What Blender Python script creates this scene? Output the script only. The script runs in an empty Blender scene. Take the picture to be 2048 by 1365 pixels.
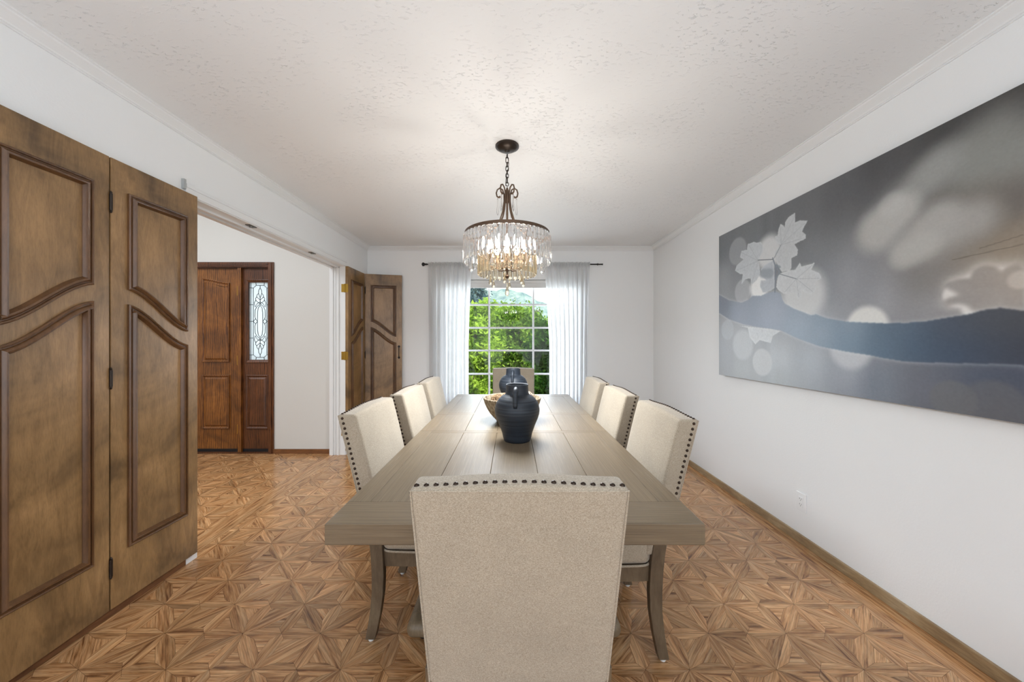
import bpy, bmesh, math, random
import numpy as np
from mathutils import Vector, Matrix
random.seed(7)
rng = np.random.default_rng(11)
C = bpy.context.scene.collection
SC = bpy.context.scene
PI = math.pi

# ------------------------------------------------------------------ camera
H = 1.27
cam_d = bpy.data.cameras.new('camera'); cam = bpy.data.objects.new('camera', cam_d); C.objects.link(cam)
cam_d.sensor_width = 36.0; cam_d.lens = 700.0 / 2048.0 * 36.0; cam_d.clip_start = 0.05; cam_d.clip_end = 400
cam.location = (0, 0, H); cam.rotation_euler = (PI / 2, 0, 0)
SC.camera = cam

# ------------------------------------------------------------------ world, sun, area lights, exposure
SC.view_settings.view_transform = 'Standard'; SC.view_settings.look = 'None'
SC.view_settings.exposure = 0.54; SC.view_settings.gamma = 1.0; SC.view_settings.use_curve_mapping = False
w = bpy.data.worlds.new('sky'); SC.world = w; w.use_nodes = True
wn = w.node_tree; wn.nodes.clear()
wo = wn.nodes.new('ShaderNodeOutputWorld'); wb = wn.nodes.new('ShaderNodeBackground')
tc = wn.nodes.new('ShaderNodeTexCoord'); sp = wn.nodes.new('ShaderNodeSeparateXYZ'); cr = wn.nodes.new('ShaderNodeValToRGB')
wn.links.new(tc.outputs['Generated'], sp.inputs[0]); wn.links.new(sp.outputs['Z'], cr.inputs[0])
wn.links.new(cr.outputs[0], wb.inputs[0]); wn.links.new(wb.outputs[0], wo.inputs[0])
cr.color_ramp.elements[0].position = 0.0; cr.color_ramp.elements[0].color = (0.86, 0.88, 0.90, 1)
cr.color_ramp.elements[1].position = 0.5; cr.color_ramp.elements[1].color = (0.62, 0.76, 0.95, 1)
e = cr.color_ramp.elements.new(0.12); e.color = (0.90, 0.92, 0.95, 1)
wb.inputs[1].default_value = 1.7

def area(name, loc, rot, sx, sy, power, col=(1, 1, 1)):
    l = bpy.data.lights.new(name, 'AREA'); l.shape = 'RECTANGLE'; l.size = sx; l.size_y = sy; l.energy = power; l.color = col
    o = bpy.data.objects.new(name, l); C.objects.link(o); o.location = loc; o.rotation_euler = rot
    return o
sun_d = bpy.data.lights.new('sun', 'SUN'); sun_d.energy = 3.0; sun_d.angle = 0.02; sun_d.color = (1, 0.95, 0.86)
sun = bpy.data.objects.new('sun', sun_d); C.objects.link(sun); sun.rotation_euler = (math.radians(38), math.radians(28), 0); sun.location = (0, 0, 12)
# unseen fills added behind camera and in foyer, daylight at window and sidelight
area('rear_opening_fill', (0, -1.95, 1.35), (PI / 2, 0, 0), 3.2, 2.1, 1.5, (0.76, 0.88, 1.0))  # unseen fill added at the rear opening to brighten the room
area('ceiling_bounce_fill', (0, -1.35, 1.0), (PI, 0, 0), 3.2, 1.2, 42, (0.60, 0.79, 1.0))  # upward fill added behind the camera to light the ceiling
area('front_window_daylight', (0, 4.74, 1.45), (-PI / 2, 0, 0), 1.7, 1.9, 27, (0.84, 0.92, 1.0))
area('foyer_ceiling_fill', (-3.6, 1.6, 3.3), (0, 0, 0), 2.2, 2.4, 70, (0.84, 0.92, 1.0))  # fill added under the foyer ceiling
area('sidelight_daylight', (-2.886, 4.12, 1.5), (-PI / 2, 0, 0), 0.22, 0.88, 1.6, (0.95, 0.98, 1.0))

# ------------------------------------------------------------------ materials
def srgb(r, g, b):
    f = lambda c: (c / 255 / 12.92) if c / 255 <= 0.04045 else ((c / 255 + 0.055) / 1.055) ** 2.4
    return (f(r), f(g), f(b), 1)
def mat(name):
    m = bpy.data.materials.new(name); m.use_nodes = True
    nt = m.node_tree; b = nt.nodes['Principled BSDF']
    return m, nt, b
def N(nt, t, **kw):
    n = nt.nodes.new('ShaderNode' + t)
    for k, v in kw.items():
        if k in n.inputs: n.inputs[k].default_value = v
        else: setattr(n, k, v)
    return n
def ramp(nt, fac, stops):
    r = nt.nodes.new('ShaderNodeValToRGB'); el = r.color_ramp.elements
    while len(el) > 1: el.remove(el[0])
    el[0].position = stops[0][0]; el[0].color = stops[0][1]
    for p, c in stops[1:]:
        q = el.new(p); q.color = c
    nt.links.new(fac, r.inputs[0]); return r.outputs[0]
def mixc(nt, mode, fac, a, b):
    n = nt.nodes.new('ShaderNodeMix'); n.data_type = 'RGBA'; n.blend_type = mode
    for s, v in ((0, fac), (6, a), (7, b)):
        if hasattr(v, 'is_linked') or hasattr(v, 'links'): nt.links.new(v, n.inputs[s])
        else: n.inputs[s].default_value = v
    return n.outputs[2]
def bump(nt, b, h, strength, dist):
    bn = nt.nodes.new('ShaderNodeBump'); bn.inputs['Strength'].default_value = strength; bn.inputs['Distance'].default_value = dist
    nt.links.new(h, bn.inputs['Height']); nt.links.new(bn.outputs[0], b.inputs['Normal'])
def coords(nt, kind='Object', scale=(1, 1, 1), rot=(0, 0, 0)):
    t = nt.nodes.new('ShaderNodeTexCoord'); mp = nt.nodes.new('ShaderNodeMapping')
    mp.inputs['Scale'].default_value = scale; mp.inputs['Rotation'].default_value = rot
    nt.links.new(t.outputs[kind], mp.inputs['Vector']); return mp.outputs[0]
def noise(nt, vec, scale, detail=4, rough=0.5, dist=0.0):
    n = nt.nodes.new('ShaderNodeTexNoise'); n.inputs['Scale'].default_value = scale; n.inputs['Detail'].default_value = detail
    n.inputs['Roughness'].default_value = rough; n.inputs['Distortion'].default_value = dist
    nt.links.new(vec, n.inputs['Vector']); return n.outputs[0]

def simple(name, col, rough=0.5, metal=0.0, spec=0.5):
    m, nt, b = mat(name); b.inputs['Base Color'].default_value = col; b.inputs['Roughness'].default_value = rough
    b.inputs['Metallic'].default_value = metal; b.inputs['Specular IOR Level'].default_value = spec
    return m
def plaster(name, col, sc, strength, dist, rough=0.6):
    m, nt, b = mat(name); b.inputs['Base Color'].default_value = col; b.inputs['Roughness'].default_value = rough
    v = coords(nt); h = noise(nt, v, sc, 3, 0.55)
    bump(nt, b, ramp(nt, h, [(0.38, (0, 0, 0, 1)), (0.66, (1, 1, 1, 1))]), strength, dist)
    return m
M = {}
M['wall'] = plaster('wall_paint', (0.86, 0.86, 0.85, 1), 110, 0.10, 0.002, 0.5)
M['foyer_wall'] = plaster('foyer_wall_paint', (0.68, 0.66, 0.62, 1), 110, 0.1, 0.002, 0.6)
def ceiling_mat():
    m, nt, b = mat('knockdown_ceiling'); b.inputs['Base Color'].default_value = (0.86, 0.86, 0.85, 1); b.inputs['Roughness'].default_value = 0.6
    v = coords(nt, scale=(1, 2.2, 1)); a = noise(nt, v, 38, 3, 0.6, 0.6)
    k = noise(nt, coords(nt), 3.2, 2)
    s = ramp(nt, a, [(0.60, (0, 0, 0, 1)), (0.66, (1, 1, 1, 1))])
    kk = ramp(nt, k, [(0.42, (0.1, 0.1, 0.1, 1)), (0.62, (1, 1, 1, 1))])
    bump(nt, b, mixc(nt, 'MULTIPLY', 1.0, s, kk), 0.65, 0.006)
    return m
M['ceiling'] = ceiling_mat()
M['trim'] = simple('white_trim_paint', (0.82, 0.82, 0.81, 1), 0.35)
M['window_white'] = simple('window_frame_white', (0.80, 0.82, 0.84, 1), 0.4)

def pieces_wood(name, stops, su, sv, rough, pore=0.35, bstr=0.15, coat=0.0, tone=1.0):
    """wood for separate boards: UV in metres with u along the grain, attribute 'tone' per board"""
    m, nt, b = mat(name)
    v = coords(nt, 'UV', (su, sv, 1)); g = noise(nt, v, 1.0, 5, 0.6, 0.6)
    v2 = coords(nt, 'UV', (su * 2.2, sv * 3.2, 1)); g2 = noise(nt, v2, 1.0, 3, 0.6)
    base = ramp(nt, g, stops)
    at = nt.nodes.new('ShaderNodeAttribute'); at.attribute_name = 'tone'
    c = mixc(nt, 'MULTIPLY', tone, base, at.outputs['Color'])
    pr = ramp(nt, g2, [(0.40, (1 - pore, 1 - pore, 1 - pore, 1)), (0.54, (1, 1, 1, 1))])
    c = mixc(nt, 'MULTIPLY', 1.0, c, pr)
    nt.links.new(c, b.inputs['Base Color'])
    b.inputs['Roughness'].default_value = rough
    b.inputs['Coat Weight'].default_value = coat; b.inputs['Coat Roughness'].default_value = 0.22
    bump(nt, b, g2, bstr, 0.002)
    return m
M['floor'] = pieces_wood('oak_parquet', [(0.32, srgb(120, 76, 44)), (0.44, srgb(180, 130, 84)), (0.58, srgb(204, 156, 108)), (0.74, srgb(220, 178, 132))], 4.5, 62, 0.24, 0.30, 0.10, 0.15)
M['floor_gap'] = simple('parquet_joint', srgb(70, 42, 24), 0.7)
M['table'] = pieces_wood('wire_brushed_grey_oak', [(0.28, srgb(104, 89, 70)), (0.5, srgb(117, 101, 80)), (0.75, srgb(131, 115, 93))], 3, 170, 0.31, 0.16, 0.25, 0.0)
def table_extra():
    m = M['table']; nt = m.node_tree; b = nt.nodes['Principled BSDF']
    src = b.inputs['Base Color'].links[0].from_socket
    v = coords(nt, 'UV', (4, 420, 1)); g = noise(nt, v, 1.0, 2, 0.5)
    k = noise(nt, coords(nt, 'UV', (2.5, 5, 1)), 1.0, 2)
    s = ramp(nt, g, [(0.64, (0, 0, 0, 1)), (0.72, (0.5, 0.5, 0.5, 1))])
    s = mixc(nt, 'MULTIPLY', 1.0, s, ramp(nt, k, [(0.45, (0.15, 0.15, 0.15, 1)), (0.6, (1, 1, 1, 1))]))
    nt.links.new(mixc(nt, 'MIX', s, src, srgb(200, 190, 175)), b.inputs['Base Color'])
table_extra()

def stain_wood(name, cols, rough, axis='z', cloud=2.2, dark=None):
    m, nt, b = mat(name)
    sc = {'z': (9, 9, 1.4), 'x': (1.4, 9, 9), 'y': (9, 1.4, 9)}[axis]
    a = noise(nt, coords(nt), cloud, 4, 0.6, 0.8); g = noise(nt, coords(nt, scale=sc), 2.4, 6, 0.62, 2.2)
    f = noise(nt, coords(nt, scale=tuple(s * 8 for s in sc)), 3, 3, 0.6)
    c1 = ramp(nt, a, [(0.33, cols[0]), (0.5, cols[1]), (0.68, cols[2])])
    c2 = ramp(nt, g, [(0.35, (0.74, 0.72, 0.70, 1)), (0.6, (1, 1, 1, 1))])
    c3 = ramp(nt, f, [(0.38, (0.84, 0.83, 0.82, 1)), (0.55, (1, 1, 1, 1))])
    if dark:
        wv = nt.nodes.new('ShaderNodeTexWave'); wv.bands_direction = 'X'; wv.inputs['Scale'].default_value = 14; wv.inputs['Distortion'].default_value = 9; wv.inputs['Detail'].default_value = 3; wv.inputs['Detail Scale'].default_value = 1.2
        nt.links.new(coords(nt, scale=(1, 1, 0.16)), wv.inputs['Vector'])
        c2 = mixc(nt, 'MULTIPLY', 1.0, c2, ramp(nt, wv.outputs[1], [(0.05, (0.45, 0.38, 0.32, 1)), (0.35, (1, 1, 1, 1))]))
    c = mixc(nt, 'MULTIPLY', 0.8, mixc(nt, 'MULTIPLY', 1.0, c1, c2), c3)
    nt.links.new(c, b.inputs['Base Color']); b.inputs['Roughness'].default_value = rough; b.inputs['Coat Weight'].default_value = 0.12 if rough < 0.4 else 0.0; b.inputs['Coat Roughness'].default_value = 0.28
    bump(nt, b, g, 0.05, 0.002)
    return m
M['birch'] = stain_wood('walnut_stained_birch', [srgb(104, 80, 52), srgb(148, 115, 75), srgb(176, 138, 94)], 0.34)
M['birch_mould'] = stain_wood('dark_glazed_moulding', [srgb(84, 56, 34), srgb(104, 72, 44), srgb(120, 84, 54)], 0.3)
M['oak_door'] = stain_wood('golden_oak', [srgb(112, 68, 28), srgb(138, 86, 36), srgb(160, 102, 44)], 0.35, 'z', 3.0, True)
M['oak_dark'] = stain_wood('red_brown_oak', [srgb(88, 50, 26), srgb(106, 62, 32), srgb(122, 74, 40)], 0.35, 'z', 3.0, True)
M['base'] = stain_wood('oak_baseboard', [srgb(150, 122, 88), srgb(168, 142, 106), srgb(180, 156, 122)], 0.45, 'y', 4)
M['base_left'] = stain_wood('left_oak_baseboard', [srgb(104, 66, 38), srgb(120, 78, 46), srgb(134, 90, 56)], 0.5, 'y', 4)
M['base_foyer'] = stain_wood('foyer_oak_baseboard', [srgb(112, 70, 38), srgb(128, 82, 46), srgb(140, 92, 54)], 0.45, 'x', 4)
M['chair_wood'] = stain_wood('grey_brown_chair_wood', [srgb(92, 76, 58), srgb(108, 91, 70), srgb(122, 105, 82)], 0.45, 'z', 5)

M['pedestal'] = stain_wood('light_grey_brown_oak', [srgb(128, 110, 86), srgb(146, 128, 102), srgb(160, 142, 116)], 0.45, 'z', 5)
def fabric(name, c0, c1, sc=700):
    m, nt, b = mat(name)
    a = noise(nt, coords(nt, scale=(1, 1, 0.28)), sc, 2, 0.6); a2 = noise(nt, coords(nt, scale=(0.28, 0.28, 1)), sc, 2, 0.6)
    k = noise(nt, coords(nt), 9, 3)
    mm = mixc(nt, 'MIX', 0.5, a, a2)
    c = ramp(nt, mm, [(0.40, c0), (0.60, c1)])
    c = mixc(nt, 'MULTIPLY', 0.5, c, ramp(nt, k, [(0.3, (0.86, 0.86, 0.86, 1)), (0.6, (1, 1, 1, 1))]))
    nt.links.new(c, b.inputs['Base Color']); b.inputs['Roughness'].default_value = 0.9; b.inputs['Sheen Weight'].default_value = 0.25
    b.inputs['Specular IOR Level'].default_value = 0.2
    bump(nt, b, mm, 0.25, 0.0015)
    return m
M['linen'] = fabric('oatmeal_linen', srgb(146, 132, 112), srgb(188, 175, 156), 1000)
M['piping'] = fabric('linen_piping', srgb(150, 136, 116), srgb(186, 173, 154))
M['nail'] = simple('bronze_nailheads', srgb(62, 50, 42), 0.28, 0.85)
M['glide'] = simple('white_nylon', (0.75, 0.75, 0.72, 1), 0.5)
M['bronze'] = simple('oil_rubbed_bronze', srgb(96, 76, 60), 0.38, 0.6)
M['dark_bronze'] = simple('dark_bronze', srgb(58, 50, 44), 0.35, 0.7)
M['black_metal'] = simple('black_iron', srgb(32, 30, 30), 0.45, 0.5)
M['brass'] = simple('brass', srgb(178, 142, 62), 0.32, 0.9)
M['steel'] = simple('ball_catch_steel', srgb(110, 105, 98), 0.35, 0.9)
M['shadow_grey'] = simple('grey_shadow_tone', (0.42, 0.43, 0.42, 1), 0.5)
M['plate'] = simple('outlet_plastic', (0.84, 0.84, 0.83, 1), 0.3)
M['slot'] = simple('outlet_slot', (0.12, 0.12, 0.12, 1), 0.6)
M['lead'] = simple('lead_came', srgb(52, 54, 56), 0.5, 0.3)
M['sweep'] = simple('black_door_sweep', srgb(18, 20, 24), 0.45)
M['paint_edge'] = simple('canvas_edge', srgb(66, 68, 72), 0.7)
M['shade'] = simple('roller_shade_fabric', (0.72, 0.71, 0.69, 1), 0.8)
M['twig'] = simple('dried_twigs', srgb(120, 92, 62), 0.8)
M['pod'] = simple('pale_dried_pod', srgb(176, 148, 126), 0.85)
M['bark'] = simple('tree_bark', srgb(120, 104, 92), 0.9)

def glass_mix(name, tint, transp, rough=0.0, ior=1.5):
    m = bpy.data.materials.new(name); m.use_nodes = True; nt = m.node_tree; nt.nodes.clear()
    o = nt.nodes.new('ShaderNodeOutputMaterial'); mx = nt.nodes.new('ShaderNodeMixShader')
    t = nt.nodes.new('ShaderNodeBsdfTransparent'); g = nt.nodes.new('ShaderNodeBsdfGlass')
    t.inputs[0].default_value = tint; g.inputs['Color'].default_value = tint; g.inputs['Roughness'].default_value = rough; g.inputs['IOR'].default_value = ior
    mx.inputs[0].default_value = 1 - transp
    nt.links.new(t.outputs[0], mx.inputs[1]); nt.links.new(g.outputs[0], mx.inputs[2]); nt.links.new(mx.outputs[0], o.inputs[0])
    return m
M['crystal'] = glass_mix('clear_crystal', (0.99, 0.99, 0.99, 1), 0.30, 0.05, 1.55)
M['amber'] = glass_mix('champagne_crystal', (0.97, 0.92, 0.82, 1), 0.28, 0.05, 1.55)
def pane_mat(name, refl=0.015, tint=(1, 1, 1, 1)):
    m = bpy.data.materials.new(name); m.use_nodes = True; nt = m.node_tree; nt.nodes.clear()
    o = nt.nodes.new('ShaderNodeOutputMaterial'); mx = nt.nodes.new('ShaderNodeMixShader')
    t = nt.nodes.new('ShaderNodeBsdfTransparent'); g = nt.nodes.new('ShaderNodeBsdfGlossy'); g.inputs['Roughness'].default_value = 0.02
    t.inputs[0].default_value = tint; mx.inputs[0].default_value = refl
    nt.links.new(t.outputs[0], mx.inputs[1]); nt.links.new(g.outputs[0], mx.inputs[2]); nt.links.new(mx.outputs[0], o.inputs[0])
    return m
M['pane'] = pane_mat('window_glass')
def frosted(name, tint, tr):
    m = bpy.data.materials.new(name); m.use_nodes = True; nt = m.node_tree; nt.nodes.clear()
    o = nt.nodes.new('ShaderNodeOutputMaterial'); mx = nt.nodes.new('ShaderNodeMixShader'); m2 = nt.nodes.new('ShaderNodeMixShader')
    t = nt.nodes.new('ShaderNodeBsdfTransparent'); tl = nt.nodes.new('ShaderNodeBsdfTranslucent'); d = nt.nodes.new('ShaderNodeBsdfDiffuse')
    t.inputs[0].default_value = (1, 1, 1, 1); tl.inputs[0].default_value = tint; d.inputs[0].default_value = tint
    mx.inputs[0].default_value = 1 - tr; m2.inputs[0].default_value = 0.42
    nt.links.new(tl.outputs[0], m2.inputs[1]); nt.links.new(d.outputs[0], m2.inputs[2])
    nt.links.new(t.outputs[0], mx.inputs[1]); nt.links.new(m2.outputs[0], mx.inputs[2]); nt.links.new(mx.outputs[0], o.inputs[0])
    return m
M['sheer'] = frosted('white_sheer_voile', (0.80, 0.80, 0.80, 1), 0.06)
M['textured_glass'] = frosted('textured_bevel_glass', (0.62, 0.66, 0.67, 1), 0.22)
def leafmat(name, c0, c1):
    m = bpy.data.materials.new(name); m.use_nodes = True; nt = m.node_tree; nt.nodes.clear()
    o = nt.nodes.new('ShaderNodeOutputMaterial'); mx = nt.nodes.new('ShaderNodeMixShader')
    tl = nt.nodes.new('ShaderNodeBsdfTranslucent'); d = nt.nodes.new('ShaderNodeBsdfDiffuse')
    c = ramp(nt, noise(nt, coords(nt), 2.6, 4), [(0.40, c0), (0.58, c1)])
    nt.links.new(c, tl.inputs[0]); nt.links.new(c, d.inputs[0]); mx.inputs[0].default_value = 0.6
    nt.links.new(tl.outputs[0], mx.inputs[1]); nt.links.new(d.outputs[0], mx.inputs[2]); nt.links.new(mx.outputs[0], o.inputs[0])
    return m
M['leaf_bright'] = leafmat('yellow_green_leaves', srgb(92, 130, 32), srgb(168, 198, 74))
M['leaf_mid'] = leafmat('mid_green_leaves', srgb(74, 112, 34), srgb(146, 178, 72))
M['leaf_dark'] = leafmat('dark_green_leaves', srgb(34, 64, 24), srgb(74, 112, 42))
M['leaf_blue'] = leafmat('blue_green_needles', srgb(84, 112, 118), srgb(130, 154, 146))
def hillmat():
    m, nt, b = mat('hazy_hillside_scrub'); c = ramp(nt, noise(nt, coords(nt), 0.6, 6, 0.7), [(0.35, srgb(84, 108, 108)), (0.5, srgb(124, 144, 132)), (0.65, srgb(154, 162, 150))])  # distance haze is mixed into the hill colours
    nt.links.new(c, b.inputs['Base Color']); b.inputs['Roughness'].default_value = 1; return m
M['hill'] = hillmat()
def groundmat():
    m, nt, b = mat('garden_ground'); c = ramp(nt, noise(nt, coords(nt), 3, 5), [(0.4, srgb(76, 94, 44)), (0.6, srgb(120, 118, 90))])
    nt.links.new(c, b.inputs['Base Color']); b.inputs['Roughness'].default_value = 1; return m
M['ground'] = groundmat()
def ceramic():
    m, nt, b = mat('matte_charcoal_ceramic')
    g = noise(nt, coords(nt, scale=(0.6, 0.6, 60)), 3.0, 3, 0.6)
    c = ramp(nt, g, [(0.38, srgb(22, 28, 36)), (0.55, srgb(36, 44, 54)), (0.72, srgb(62, 65, 68))])
    nt.links.new(c, b.inputs['Base Color']); b.inputs['Roughness'].default_value = 0.5
    bump(nt, b, g, 0.3, 0.002)
    return m
M['ceramic'] = ceramic()
def bowlmat():
    m, nt, b = mat('whitewashed_wood_bowl')
    g = noise(nt, coords(nt, scale=(1, 1, 0.18)), 90, 4, 0.65)
    c = ramp(nt, g, [(0.35, srgb(92, 74, 52)), (0.48, srgb(136, 120, 96)), (0.62, srgb(166, 153, 130))])
    nt.links.new(c, b.inputs['Base Color']); b.inputs['Roughness'].default_value = 0.8
    bump(nt, b, g, 0.5, 0.002)
    return m
M['bowl'] = bowlmat()
def bulbmat():
    m = bpy.data.materials.new('warm_bulb'); m.use_nodes = True; nt = m.node_tree; nt.nodes.clear()
    o = nt.nodes.new('ShaderNodeOutputMaterial'); em = nt.nodes.new('ShaderNodeEmission')
    em.inputs[0].default_value = (1.0, 0.95, 0.88, 1); em.inputs[1].default_value = 175
    nt.links.new(em.outputs[0], o.inputs[0]); return m
M['bulb'] = bulbmat()

# ------------------------------------------------------------------ object helpers
def link(name, me, m=None, parent=None, smooth=False):
    o = bpy.data.objects.new(name, me); C.objects.link(o)
    if m is not None: me.materials.append(m)
    if parent is not None: o.parent = parent
    if smooth:
        for p in me.polygons: p.use_smooth = True
    return o
def tag(o, label=None, cat=None, group=None, kind=None):
    if label: o['label'] = label
    if cat: o['category'] = cat
    if group: o['group'] = group
    if kind: o['kind'] = kind
    return o
def empty(name, loc=(0, 0, 0), rz=0):
    o = bpy.data.objects.new(name, None); C.objects.link(o); o.location = loc; o.rotation_euler = (0, 0, rz); return o
class MB:
    """collects geometry of ONE mesh"""
    def __init__(s): s.v = []; s.f = []; s.uv = []; s.tone = []; s.hasuv = False
    def add(s, vs, fs, uvs=None, tone=None):
        o = len(s.v); s.v += [tuple(v) for v in vs]; s.f += [tuple(i + o for i in f) for f in fs]
        for k, f in enumerate(fs):
            s.uv.append(uvs[k] if uvs else [(0, 0)] * len(f)); s.tone.append(tone if tone else (1, 1, 1))
        if uvs: s.hasuv = True
    def box(s, a, b, mtx=None):
        x0, y0, z0 = a; x1, y1, z1 = b
        vs = [Vector(p) for p in ((x0, y0, z0), (x1, y0, z0), (x1, y1, z0), (x0, y1, z0), (x0, y0, z1), (x1, y0, z1), (x1, y1, z1), (x0, y1, z1))]
        if mtx: vs = [mtx @ v for v in vs]
        s.add(vs, [(0, 3, 2, 1), (4, 5, 6, 7), (0, 1, 5, 4), (1, 2, 6, 5), (2, 3, 7, 6), (3, 0, 4, 7)])
    def tube(s, pts, r, n=8, closed=False):
        pts = [Vector(p) for p in pts]; L = len(pts); rings = []
        rr = r if isinstance(r, (list, tuple)) else [r] * L
        up = None
        for i, p in enumerate(pts):
            if closed: t = pts[(i + 1) % L] - pts[i - 1]
            else: t = pts[min(i + 1, L - 1)] - pts[max(i - 1, 0)]
            t.normalize()
            if up is None:
                a = Vector((0, 0, 1)) if abs(t.z) < 0.9 else Vector((1, 0, 0))
                up = (a - t * a.dot(t)).normalized()
            else: up = (up - t * up.dot(t)).normalized()
            sd = t.cross(up)
            rings.append([p + (up * math.cos(2 * PI * k / n) + sd * math.sin(2 * PI * k / n)) * rr[i] for k in range(n)])
        vs = [v for ring in rings for v in ring]; fs = []
        for i in range(L if closed else L - 1):
            j = (i + 1) % L
            for k in range(n):
                fs.append((i * n + k, i * n + (k + 1) % n, j * n + (k + 1) % n, j * n + k))
        if not closed: fs += [tuple(range(n - 1, -1, -1)), tuple((L - 1) * n + k for k in range(n))]
        s.add(vs, fs)
    def lathe(s, prof, n=32, c=(0, 0, 0), cap=True):
        vs = []; fs = []
        for r, z in prof:
            for k in range(n):
                a = 2 * PI * k / n; vs.append((c[0] + r * math.cos(a), c[1] + r * math.sin(a), c[2] + z))
        for i in range(len(prof) - 1):
            for k in range(n):
                fs.append((i * n + k, i * n + (k + 1) % n, (i + 1) * n + (k + 1) % n, (i + 1) * n + k))
        if cap: fs += [tuple(range(n - 1, -1, -1)), tuple((len(prof) - 1) * n + k for k in range(n))]
        s.add(vs, fs)
    def build(s, name, m, parent=None, smooth=False, angle=None):
        me = bpy.data.meshes.new(name); me.from_pydata(s.v, [], s.f); me.update()
        if s.hasuv:
            ul = me.uv_layers.new(name='UVMap'); flat = []
            for u in s.uv:
                for q in u: flat += [q[0], q[1]]
            ul.data.foreach_set('uv', flat)
            ca = me.color_attributes.new('tone', 'FLOAT_COLOR', 'CORNER'); fl = []
            for t, f in zip(s.tone, s.f): fl += [t[0], t[1], t[2], 1.0] * len(f)
            ca.data.foreach_set('color', fl)
        o = link(name, me, m, parent, smooth)
        if smooth and angle: me.set_sharp_from_angle(angle=math.radians(angle))
        return o
def box_obj(name, a, b, m, parent=None, bevel=0.0):
    mb = MB(); mb.box(a, b); o = mb.build(name, m, parent)
    if bevel:
        md = o.modifiers.new('edge', 'BEVEL'); md.width = bevel; md.segments = 2; md.limit_method = 'ANGLE'
    return o
def struct(o): o['kind'] = 'structure'; return o

def rbox(mb, half, r, seg, deform=None, center=(0, 0, 0)):
    """box with rounded edges, radius r, optional deformation"""
    hx, hy, hz = half; r = min(r, hx, hy, hz)
    def axis(h, n):
        inner = list(np.linspace(-(h - r), h - r, n)); k = 4
        lo = [-h + r - r * math.tan(PI / 4 * (j / k)) for j in range(k, 0, -1)]; hi = [-q for q in lo[::-1]]
        return lo + inner + hi
    ax = [axis(hx, seg[0]), axis(hy, seg[1]), axis(hz, seg[2])]
    idx = {}; vs = []; fs = []
    def vert(p):
        key = tuple(round(q, 6) for q in p)
        if key not in idx:
            P = Vector(p); c = Vector((max(-(hx - r), min(hx - r, p[0])), max(-(hy - r), min(hy - r, p[1])), max(-(hz - r), min(hz - r, p[2]))))
            d = P - c
            if d.length > 1e-9: P = c + d.normalized() * r
            P = P + Vector(center)
            if deform: P = Vector(deform(P))
            idx[key] = len(vs); vs.append(P)
        return idx[key]
    H3 = (hx, hy, hz)
    for a in range(3):
        b, c = (a + 1) % 3, (a + 2) % 3
        for sgn in (-1, 1):
            for i in range(len(ax[b]) - 1):
                for j in range(len(ax[c]) - 1):
                    q = []
                    for (di, dj) in ((0, 0), (1, 0), (1, 1), (0, 1)):
                        p = [0, 0, 0]; p[a] = sgn * H3[a]; p[b] = ax[b][i + di]; p[c] = ax[c][j + dj]; q.append(vert(p))
                    if sgn < 0: q = q[::-1]
                    fs.append(tuple(q))
    mb.add(vs, fs)
def copy_tree(o, parent=None):
    c = o.copy(); C.objects.link(c); c.parent = parent
    if parent is not None: c.matrix_parent_inverse = o.matrix_parent_inverse.copy()
    for ch in [x for x in bpy.data.objects if x.parent == o]: copy_tree(ch, c)
    return c

# ------------------------------------------------------------------ room shell
XL, XR, YB, YR, ZC = -1.86, 1.82, 4.50, -2.0, 2.48
XLO = -2.025            # foyer face of the left wall
OP0, OP1, OPZ = 2.062, 3.90, 2.10      # opening to the foyer
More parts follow.
